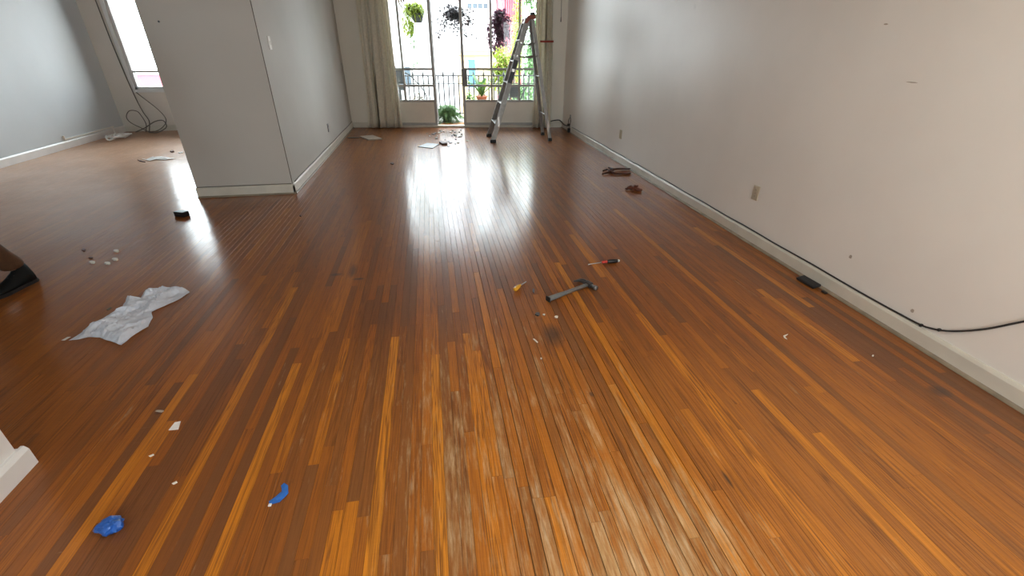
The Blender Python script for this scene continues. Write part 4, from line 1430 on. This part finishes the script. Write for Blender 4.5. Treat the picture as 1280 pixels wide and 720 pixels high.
# eyes, mouth, ears, hair
for sx in (-1, 1):
    MB().lathe([(0.001, -0.009), (0.009, -0.004), (0.011, 0.0), (0.009, 0.004), (0.001, 0.009)], (-3.225 + sx * 0.032, 3.297, 1.665), 10).build('eye', 'paper', man, True)
    MB().lathe([(0.006, -0.03), (0.013, -0.012), (0.016, 0.015), (0.006, 0.03)], (-3.225 + sx * 0.09, 3.385, 1.645), 8).build('ear', 'skin', man, True)
MB().tube([(-3.25, 3.302, 1.588), (-3.225, 3.296, 1.585), (-3.20, 3.302, 1.588)], [0.003, 0.006, 0.003], 6).build('mouth', 'tie', man)
bm = bmesh.new()
bmesh.ops.create_icosphere(bm, subdivisions=3, radius=1)
bmesh.ops.delete(bm, geom=[v for v in bm.verts if v.co.z < 0.05 - 0.9 * max(0, v.co.y) + 0.5 * max(0, -v.co.y)], context='VERTS')
for v in bm.verts:
    k = 1 + 0.05 * noise.noise(v.co * 6)
    v.co = Vector((-3.225 + v.co.x * 0.099 * k, 3.39 + v.co.y * 0.108 * k, 1.68 + v.co.z * 0.125 * k))
me = bpy.data.meshes.new('hair')
bm.to_mesh(me)
bm.free()
me.materials.append(M['hair'])
o = bpy.data.objects.new('hair', me)
COL.objects.link(o)
o.parent = man
o.matrix_parent_inverse = man.matrix_basis.inverted()
o.modifiers.new('thick', 'SOLIDIFY').thickness = 0.012


def shoe(ank, ang):
    """ankle-high shoe pointing along ang; sections from heel to toe"""
    mx = Matrix.Translation((ank.x, ank.y, 0)) @ Matrix.Rotation(ang, 4, 'Z')
    sec = [(-0.068, 0.030, 0.095), (-0.055, 0.038, 0.150), (-0.02, 0.041, 0.158), (0.03, 0.041, 0.122), (0.08, 0.044, 0.092), (0.13, 0.048, 0.070), (0.18, 0.045, 0.058), (0.215, 0.032, 0.045), (0.232, 0.012, 0.028)]
    vs, fs = [], []
    n = 12
    for (x, wd, h) in sec:
        for k in range(n):
            a = PI * k / (n - 1)
            vs.append(mx @ Vector((x, wd * math.cos(a) * (1.0 if math.sin(a) < 0.5 else 0.96), 0.018 + (h - 0.018) * math.sin(a) ** 0.7)))
    for i in range(len(sec) - 1):
        for k in range(n - 1):
            fs.append((i * n + k, i * n + k + 1, (i + 1) * n + k + 1, (i + 1) * n + k))
        fs.append((i * n + n - 1, i * n, (i + 1) * n, (i + 1) * n + n - 1))
    fs += [tuple(range(n)), tuple((len(sec) - 1) * n + k for k in range(n - 1, -1, -1))]
    s_ = MB().add(vs, fs).build('shoe', 'shoe_leather', man, True)
    poly = [(-0.075, -0.03), (-0.055, -0.04), (0.03, -0.042), (0.13, -0.052), (0.19, -0.047), (0.23, -0.025), (0.24, 0.0), (0.23, 0.025), (0.19, 0.047), (0.13, 0.052), (0.03, 0.042), (-0.055, 0.04), (-0.075, 0.03)]
    MB().prism(poly, 0.0, 0.022, mx).build('sole', 'rubber', s_)
    for k in range(3):
        x = 0.05 + k * 0.026
        z = 0.108 - k * 0.0145
        MB().tube([mx @ Vector((x, -0.022, z - 0.012)), mx @ Vector((x, 0, z)), mx @ Vector((x, 0.022, z - 0.012))], 0.004, 6).build('lace', 'rubber', s_)
    return s_


shoe(AL + Vector((0.005, -0.008, 0)), math.radians(-103))
shoe(AR, math.radians(-98))

#SECTION3
# ================================================================== BALCONY
o = MB().box(-0.4, 4.9, 0.2, 1.55, -0.2, -0.01, WM).build('floor_balcony', 'concrete')
struct(o, 'grey concrete balcony slab outside the doors', 'floor')
rl = thing('balcony_railing', tuple(W(2.2, 1.38, -0.01)), 'black iron balcony railing with upright bars and spear tips', 'railing')
for z, r in ((0.88, 0.013), (0.10, 0.012), (0.72, 0.008)):
    MB().tube([W(-0.3, 1.38, z), W(4.8, 1.38, z)], r, 8).build('rail', 'iron', rl)
tall = short = None
for k in range(46):
    s = -0.28 + k * 0.112
    tl = k % 2 == 0
    src = tall if tl else short
    if src is None:
        mb = MB().tube([(0, 0, -0.01), (0, 0, 0.90 if tl else 0.88)], 0.015, 6)
        if tl:
            mb.lathe([(0.015, 0.0), (0.026, 0.025), (0.012, 0.06), (0.002, 0.12)], (0, 0, 0.885), 8)
        mb.lathe([(0.009, -0.03), (0.018, 0.0), (0.009, 0.03)], (0, 0, 0.5), 8)
        src = mb.build('baluster', 'iron')
        if tl:
            tall = src
        else:
            short = src
        b_ = src
    else:
        b_ = src.copy()
        COL.objects.link(b_)
    b_.parent = rl
    b_.location = W(s, 1.38, 0) - rl.location


def foliage(mb, c, rad, n, ln, wd, rn, droop=0.2, out=0.6, shell=0.5):
    """n leaves spread through an ellipsoid, pointing outwards and drooping"""
    c = Vector(c)
    for _ in range(n):
        d = Vector((rn.gauss(0, 1), rn.gauss(0, 1), rn.gauss(0, 1))).normalized()
        r = shell + (1 - shell) * rn.random()
        p = c + Vector((d.x * rad[0], d.y * rad[1], d.z * rad[2])) * r
        dd = d * out + Vector((rn.uniform(-1, 1), rn.uniform(-1, 1), rn.uniform(-1, 0.6))) * 0.6 - Vector((0, 0, droop))
        k = rn.uniform(0.6, 1.25)
        mb.leaf(p, dd, ln * k, wd * k, bend=rn.uniform(0, 0.4))
    return mb


rod = tag(MB().tube([W(0.4, 0.9, 2.62), W(4.4, 0.9, 2.62)], 0.012, 8).build('hanging_rod', 'iron'), 'thin iron rod above the balcony carrying the hanging planters', 'rod')
for s in (0.4, 4.4):
    MB().tube([W(s, 0.9, 2.62), W(s, 0.2, 2.62)], 0.012, 8).build('rod_bracket', 'iron', rod)


def planter(label, s, z, pots, hang_from=2.62, wires=3):
    t = thing('hanging_planter', tuple(W(s, 0.9, z)), label, 'plant', 'hanging planters over the balcony')
    for (ds, dz, r, h) in pots:
        c = W(s + ds, 0.9, z + dz)
        MB().lathe([(r * 0.62, 0), (r * 0.95, h * 0.9), (r * 1.06, h * 0.9), (r * 1.06, h), (r * 0.9, h), (r * 0.85, h * 0.85)], c, 16).build('pot', 'pot_black', t, True)
        for k in range(wires):
            a = 2 * PI * k / wires
            MB().tube([c + Vector((r * math.cos(a), r * math.sin(a), h)), Vector((c.x, c.y, 2.606))], 0.0025, 5).build('wire', 'iron', t)
    return t


rn = random.Random(31)
# lime green fern with two dark pots
t = planter('lime green hanging fern with dark pots at the left pane', 1.285, 1.88, [(0.08, 0.0, 0.13, 0.16), (-0.07, 0.13, 0.10, 0.13)])
mb = MB()
c = W(1.285, 0.9, 2.0)
for k in range(330):
    a = rn.uniform(0, 2 * PI)
    b = c + WE * rn.uniform(-0.13, 0.13) + WO * rn.uniform(-0.1, 0.1) + Vector((0, 0, rn.uniform(-0.02, 0.14)))
    mb.leaf(b, (math.cos(a), math.sin(a), rn.uniform(-0.4, 0.7)), rn.uniform(0.10, 0.24), 0.034, bend=rn.uniform(0.3, 0.9))
foliage(mb, W(1.16, 0.9, 1.86), (0.12, 0.10, 0.18), 170, 0.09, 0.035, rn, 0.6)
mb.build('fronds', 'leaf_lime', t)
mb = MB()
for k in range(26):
    z = 1.86 - k * 0.017
    mb.leaf(W(1.22 + 0.03 * math.sin(k * 0.9), 0.88, z), (rn.uniform(-1, 1), rn.uniform(-1, 1), -0.6), 0.07, 0.03)
for (s_, z) in ((1.19, 1.22), (1.24, 1.14), (1.2, 1.10), (1.26, 1.17)):
    for k in range(4):
        mb.leaf(W(s_, 0.88, z), (rn.uniform(-1, 1), rn.uniform(-1, 1), rn.uniform(-1, 0.4)), 0.06, 0.035)
mb.tube(smooth_path([W(1.25, 0.88, 1.9), W(1.2, 0.88, 1.6), W(1.23, 0.88, 1.3), W(1.2, 0.88, 1.1)], 4), 0.003, 5)
mb.build('trailing_stem', 'leaf_green', t)
# dusky small-leaved plant
t = planter('dusky small-leaved hanging plant with wide airy crown over the doorway', 2.133, 1.93, [(0.0, 0.0, 0.10, 0.13)])
mb = MB()
for k in range(60):
    a = rn.uniform(0, 2 * PI)
    rr = rn.uniform(0.22, 0.5)
    b = W(2.133, 0.9, 2.04)
    tip = b + WE * (rr * math.cos(a)) + WO * (0.5 * rr * math.sin(a)) + Vector((0, 0, rn.uniform(-0.52, 0.10) * (0.5 + rr)))
    mid = b.lerp(tip, 0.5) + Vector((0, 0, 0.10))
    path = smooth_path([b, mid, tip], 4)
    mb.tube(path, 0.0018, 4)
    for p in path[2:]:
        for j in range(2):
            mb.leaf(p, (rn.uniform(-1, 1), rn.uniform(-1, 1), rn.uniform(-0.7, 0.5)), rn.uniform(0.05, 0.085), rn.uniform(0.04, 0.065), fold=0.05)
mb.build('leaves', 'leaf_dark', t)
# purple leaved
t = planter('purple-leaved hanging plant beside the red building', 3.0, 1.86, [(0.0, 0.06, 0.10, 0.14)])
mb = MB()
foliage(mb, W(3.02, 0.9, 1.93), (0.19, 0.14, 0.16), 300, 0.10, 0.075, rn, 0.3, shell=0.2)
for k in range(26):
    b = W(3.0 + rn.uniform(-0.22, 0.16), 0.9 + rn.uniform(-0.1, 0.1), 1.88)
    ln = rn.uniform(0.2, 0.52)
    path = smooth_path([b, b + Vector((rn.uniform(-0.05, 0.05), 0, -ln * 0.5)), b + Vector((rn.uniform(-0.08, 0.08), 0, -ln))], 4)
    mb.tube(path, 0.002, 4)
    for p in path[1:]:
        for j in range(2):
            mb.leaf(p, (rn.uniform(-1, 1), rn.uniform(-1, 1), rn.uniform(-0.9, 0.3)), rn.uniform(0.07, 0.11), rn.uniform(0.05, 0.075))
mb.build('leaves', 'leaf_purple', t)

# plants on the balcony floor
def potted(name, label, s, d, z, r, h, pm, cat='plant'):
    t = thing(name, tuple(W(s, d, z)), label, cat)
    MB().lathe([(r * 0.7, 0), (r * 0.95, h * 0.85), (r * 1.08, h * 0.85), (r * 1.08, h), (r * 0.92, h), (r * 0.88, h * 0.9)], W(s, d, z), 18).build('pot', pm, t, True)
    return t


t = potted('potted_fern', 'bushy pale green fern just outside the doorway', 1.84, 0.80, -0.01, 0.12, 0.14, 'pot_black')
mb = MB()
for k in range(110):
    a = rn.uniform(0, 2 * PI)
    el = rn.uniform(-0.25, 1.25)
    b = W(1.84 + rn.uniform(-0.06, 0.06), 0.80, 0.12)
    dirv = Vector((math.cos(a) * math.cos(el), math.sin(a) * math.cos(el), math.sin(el)))
    ln = rn.uniform(0.2, 0.34)
    tip = b + dirv * ln + Vector((0, 0, -0.10))
    path = smooth_path([b, b + dirv * ln * 0.55 + Vector((0, 0, 0.03)), tip], 5)
    mb.tube(path, 0.0018, 4)
    for p in path[2:]:
        sd_ = dirv.cross(Vector((0, 0, 1))).normalized()
        for sg in (-1, 1):
            mb.leaf(p, sd_ * sg + dirv * 0.5 - Vector((0, 0, 0.3)), 0.085, 0.032)
mb.build('fronds', 'leaf_pale', t)
t = potted('potted_shrub', 'darker brownish shrub at the right side of the doorway', 2.33, 1.12, -0.01, 0.11, 0.14, 'terracotta')
mb = MB()
foliage(mb, W(2.33, 1.12, 0.33), (0.15, 0.11, 0.20), 330, 0.08, 0.045, rn, 0.2, shell=0.2)
mb.build('leaves', 'leaf_green', t)
mb = MB()
foliage(mb, W(2.28, 1.07, 0.34), (0.08, 0.08, 0.13), 60, 0.06, 0.035, rn, 0.4, shell=0.3)
mb.build('dry_leaves', 'leaf_brown', t)
for s_, ss in ((1.62, 1), (1.95, 2)):
    pass
# plant stand with terracotta bowl and broad leaves
st = thing('plant_stand', tuple(W(2.62, 0.62, -0.01)), 'low iron stand under the terracotta bowl', 'stand')
MB().lathe([(0.15, 0), (0.15, 0.012)], W(2.62, 0.62, 0.418), 18).build('stand_top', 'iron', st)
for a in (0.5, 2.6, 4.7):
    MB().tube([W(2.62 + 0.12 * math.cos(a), 0.62 + 0.12 * math.sin(a), 0.42), W(2.62 + 0.14 * math.cos(a), 0.62 + 0.14 * math.sin(a), -0.01)], 0.009, 6).build('leg', 'iron', st)
t = potted('potted_palm', 'broad-leaved green plant in a terracotta bowl behind the right window', 2.62, 0.62, 0.431, 0.125, 0.11, 'terracotta')
for k in range(11):
    a = k * 2 * PI / 11 + rn.uniform(-0.2, 0.2)
    el = rn.uniform(0.55, 1.35)
    dirv = WE * math.cos(a) * math.cos(el) + WO * math.sin(a) * math.cos(el) * 0.6 + Vector((0, 0, math.sin(el)))
    ln = rn.uniform(0.42, 0.75)
    b = W(2.62, 0.62, 0.53)
    side = dirv.cross(Vector((0, 0, 1))).normalized()
    vs, fs = [], []
    n = 7
    for i in range(n + 1):
        u = i / n
        p = b + dirv * ln * u + Vector((0, 0, -0.35 * ln * u * u))
        wd = 0.055 * math.sin(PI * min(1, 0.08 + u * 0.92)) ** 0.8 + 0.004
        vs += [p + side * wd + Vector((0, 0, 0.02 * math.sin(PI * u))), p, p - side * wd + Vector((0, 0, 0.02 * math.sin(PI * u)))]
    for i in range(n):
        q = 3 * i
        fs += [(q, q + 1, q + 4, q + 3), (q + 1, q + 2, q + 5, q + 4)]
    MB().add(vs, fs).build('leaf', 'leaf_lime' if k % 3 == 0 else 'leaf_green', t, True)
# dark planter box on the left and its bent hose
st = thing('wall_planter', tuple(W(0.99, 0.5, -0.01)), 'tall dark planter standing behind the left pane', 'planter')
MB().rbox(0.90, 1.06, 0.42, 0.58, 0.78, 1.06, 0.01, WM).build('box', 'pot_black', st)
MB().rbox(0.93, 1.06, 0.44, 0.56, 0.66, 0.74, 0.01, WM).build('tray', 'pot_black', st)
for s_ in (0.95, 1.04):
    MB().box(s_ - 0.012, s_ + 0.012, 0.48, 0.52, -0.01, 0.79, WM).build('leg', 'iron', st)
MB().box(0.89, 1.07, 0.41, 0.59, 1.055, 1.075, WM).build('rim', 'pot_black', st)
o = tag(MB().tube(smooth_path([W(1.04, 0.55, 0.99), W(1.14, 0.6, 0.94), W(1.28, 0.62, 0.80), W(1.42, 0.62, 0.62), W(1.46, 0.62, 0.45), W(1.42, 0.6, 0.2), W(1.36, 0.6, 0.0)], 6), 0.012, 7).build('garden_hose', 'iron', smooth=True), 'dark bent hose curving down behind the left pane', 'hose')
t = potted('potted_shrub', 'small grey-green plant under the bent hose', 1.22, 1.05, -0.01, 0.12, 0.16, 'pot_black')
mb = MB()
foliage(mb, W(1.22, 1.05, 0.42), (0.13, 0.10, 0.22), 150, 0.07, 0.03, rn, 0.3, shell=0.2)
mb.build('leaves', 'leaf_brown', t)
# dark lattice crate and leaning pole on the right
cr = thing('lattice_crate', tuple(W(3.30, 0.8, -0.01)), 'dark lattice crate behind the ladder', 'crate')
for i in range(5):
    s_ = 3.22 + i * 0.04
    MB().box(s_, s_ + 0.012, 0.76, 0.772, 0.50, 0.70, WM).build('slat', 'pot_black', cr)
    MB().box(3.21, 3.40, 0.772, 0.782, 0.50 + i * 0.045, 0.515 + i * 0.045, WM).build('slat', 'pot_black', cr)
MB().box(3.21, 3.40, 0.785, 0.94, 0.49, 0.70, WM).build('crate_body', 'pot_black', cr)
for s_ in (3.22, 3.38):
    MB().box(s_ - 0.01, s_ + 0.01, 0.84, 0.87, -0.01, 0.5, WM).build('leg', 'iron', cr)
o = tag(MB().tube(smooth_path([W(3.40, 0.7, -0.01), W(3.44, 0.7, 0.45), W(3.55, 0.7, 0.68), W(3.60, 0.7, 0.79)], 5), [0.014] * 15 + [0.02], 8).build('leaning_pole', 'iron', smooth=True), 'dark leaning pole right of the lattice crate', 'pole')
# bushes on the balcony right
def bush(label, s, d, z0, c, rad, n, ln, wd, m, name='leafy_shrub', droop=0.15, group=None):
    t = thing(name, tuple(W(s, d, z0)), label, 'shrub', group)
    base = W(s, d, z0)
    top = Vector(W(*c))
    for k in range(3):
        MB().tube(smooth_path([base + Vector((0.03 * k, 0, 0)), base.lerp(top, 0.5) + Vector((0.05 * (k - 1), 0.04 * (k - 1), 0)), top + Vector((rad[0] * 0.5 * (k - 1), 0, 0.1 * k))], 4), [0.02] * 5 + [0.012] * 4, 6).build('stem', 'bark', t)
    mb = MB()
    foliage(mb, top, rad, n, ln, wd, rn, droop, shell=0.15)
    mb.build('leaves', m, t)
    return t


bush('yellow-green shrub rising behind the balcony railing', 3.1, 2.2, -4.0, (3.08, 2.2, 0.95), (0.34, 0.3, 0.55), 1100, 0.12, 0.06, 'leaf_lime')
bush('low pale green shrub behind the lattice crate', 3.5, 3.2, -4.0, (3.5, 3.2, 0.30), (0.55, 0.3, 0.42), 1100, 0.11, 0.06, 'leaf_pale')
bush('tall pale green climber seen right of the ladder top', 3.85, 4.2, -4.0, (3.90, 4.2, 1.2), (0.34, 0.3, 1.25), 2300, 0.12, 0.07, 'leaf_pale')
bush('thin yellow-green climber left of the ladder top', 3.45, 5.3, -4.0, (3.47, 5.3, 1.75), (0.17, 0.2, 1.1), 600, 0.12, 0.06, 'leaf_lime')
bush('dark green sprig hanging at the upper right pane', 3.6, 1.2, 2.3, (3.62, 1.2, 2.28), (0.17, 0.12, 0.14), 90, 0.12, 0.03, 'leaf_green', 'hanging_sprig', 0.9)
bush('sparse dark twigs behind the left curtain edge', 0.95, 1.3, 2.4, (1.02, 1.3, 2.15), (0.06, 0.05, 0.3), 26, 0.09, 0.025, 'leaf_dark', 'hanging_sprig', 0.9)

# ================================================================== STREET AND HOUSES BEYOND
o = MB().box(-60, 60, 11.9, 90, -4.2, -4.0).build('ground', 'street')
struct(o, 'grey street far below the balcony', 'ground')
o = MB().box(-60, 60, -60, -2.6, -4.2, -4.0).build('ground_rear', 'street')
struct(o, 'grey yard behind the house', 'ground')
o = MB().box(-7, 4, -2.45, 10.3, -4.2, -0.25).build('wall_lower_storey', 'white_building')
struct(o, 'storey below the apartment', 'wall')


def house(name, label, loc, walls, wm):
    t = thing(name, loc, label, 'building')
    for (x0, x1, y0, y1, z0, z1) in walls:
        MB().box(x0, x1, y0, y1, z0, z1).build('wall', wm, t)
    return t


def hwin(t, x0, x1, y, z0, z1, fm, gm, mull=1, fr=0.05):
    f = MB()
    f.box(x0 - fr, x1 + fr, y - 0.06, y, z0 - fr, z0)
    f.box(x0 - fr, x1 + fr, y - 0.06, y, z1, z1 + fr)
    f.box(x0 - fr, x0, y - 0.06, y, z0, z1)
    f.box(x1, x1 + fr, y - 0.06, y, z0, z1)
    w_ = f.build('window', fm, t)
    n = mull + 1
    for i in range(n):
        a, b = x0 + (x1 - x0) * i / n, x0 + (x1 - x0) * (i + 1) / n
        MB().box(a + 0.02, b - 0.02, y - 0.03, y - 0.01, z0 + 0.02, z1 - 0.02).build('pane', gm, w_)
    return w_


t = house('yellow_house', 'low pale yellow house with a light blue window', (1.7, 18.5, -4), [(1.12, 2.35, 18.0, 20.0, -4, 1.16), (1.06, 2.42, 17.9, 20.1, 1.16, 1.30)], 'yellow_building')
hwin(t, 1.40, 1.66, 18.0, 0.10, 1.02, 'frame', 'blue_paint', 0)
MB().box(1.08, 2.40, 17.85, 20.1, 1.29, 1.345).build('roof_edge', 'sheet', t)
t = house('white_house', 'tall white apartment house with a long strip window', (2.2, 24.5, -4), [(1.60, 3.25, 24.0, 30, -4, 4.4)], 'white_building')
hwin(t, 1.93, 2.88, 24.0, 2.90, 3.12, 'white_building', 'facade_glass', 3)
hwin(t, 2.35, 2.85, 24.0, 1.95, 2.35, 'white_building', 'white_building', 1)
MB().box(1.6, 3.25, 23.9, 30, 4.4, 4.5).build('roof_edge', 'white_building', t)
MB().box(1.62, 3.2, 23.2, 24.0, 1.50, 1.58).build('balcony_slab', 'white_building', t)
for k in range(9):
    x = 1.66 + k * 0.185
    MB().tube([(x, 23.25, 1.58), (x, 23.25, 2.05)], 0.014, 5).build('balcony_post', 'frame', t)
MB().tube([(1.62, 23.25, 2.05), (3.18, 23.25, 2.05)], 0.018, 6).build('balcony_rail', 'frame', t)
t = house('red_house', 'tall red corrugated house front beyond the trees', (3.8, 22.5, -4), [], 'red_building')
mb = MB()
for k in range(9):
    x0 = 3.27 + k * 0.092
    mb.prism([(x0, 22.0), (x0 + 0.03, 21.95), (x0 + 0.06, 21.95), (x0 + 0.092, 22.0), (x0 + 0.092, 26), (x0, 26)], -4.0, 4.0)
mb.build('corrugated_wall', 'red_building', t)
t = house('added_pale_house', 'added broad pale house front hiding the low sky left of the yellow house', (-3, 27, -4), [(-5.5, 1.59, 26, 32, -4, 4.6)], 'pale_building')  # added to dim the low sky in the floor reflection
MB().box(-5.6, 1.59, 25.9, 32, 4.6, 4.7).build('roof_edge', 'white_building', t)
hwin(t, -2.2, -0.9, 26, -0.4, 0.5, 'frame', 'facade_glass', 1)
hwin(t, -5.0, -3.7, 26, -0.4, 0.5, 'frame', 'facade_glass', 1)
t = house('low_red_wall', 'low red wall outside the left room window', (-9, 14.2, -4), [(-13, -4.6, 14, 14.3, -4, 0.82)], 'red_building')
MB().box(-13.05, -4.55, 13.95, 14.35, 0.82, 0.87).build('coping', 'white_building', t)
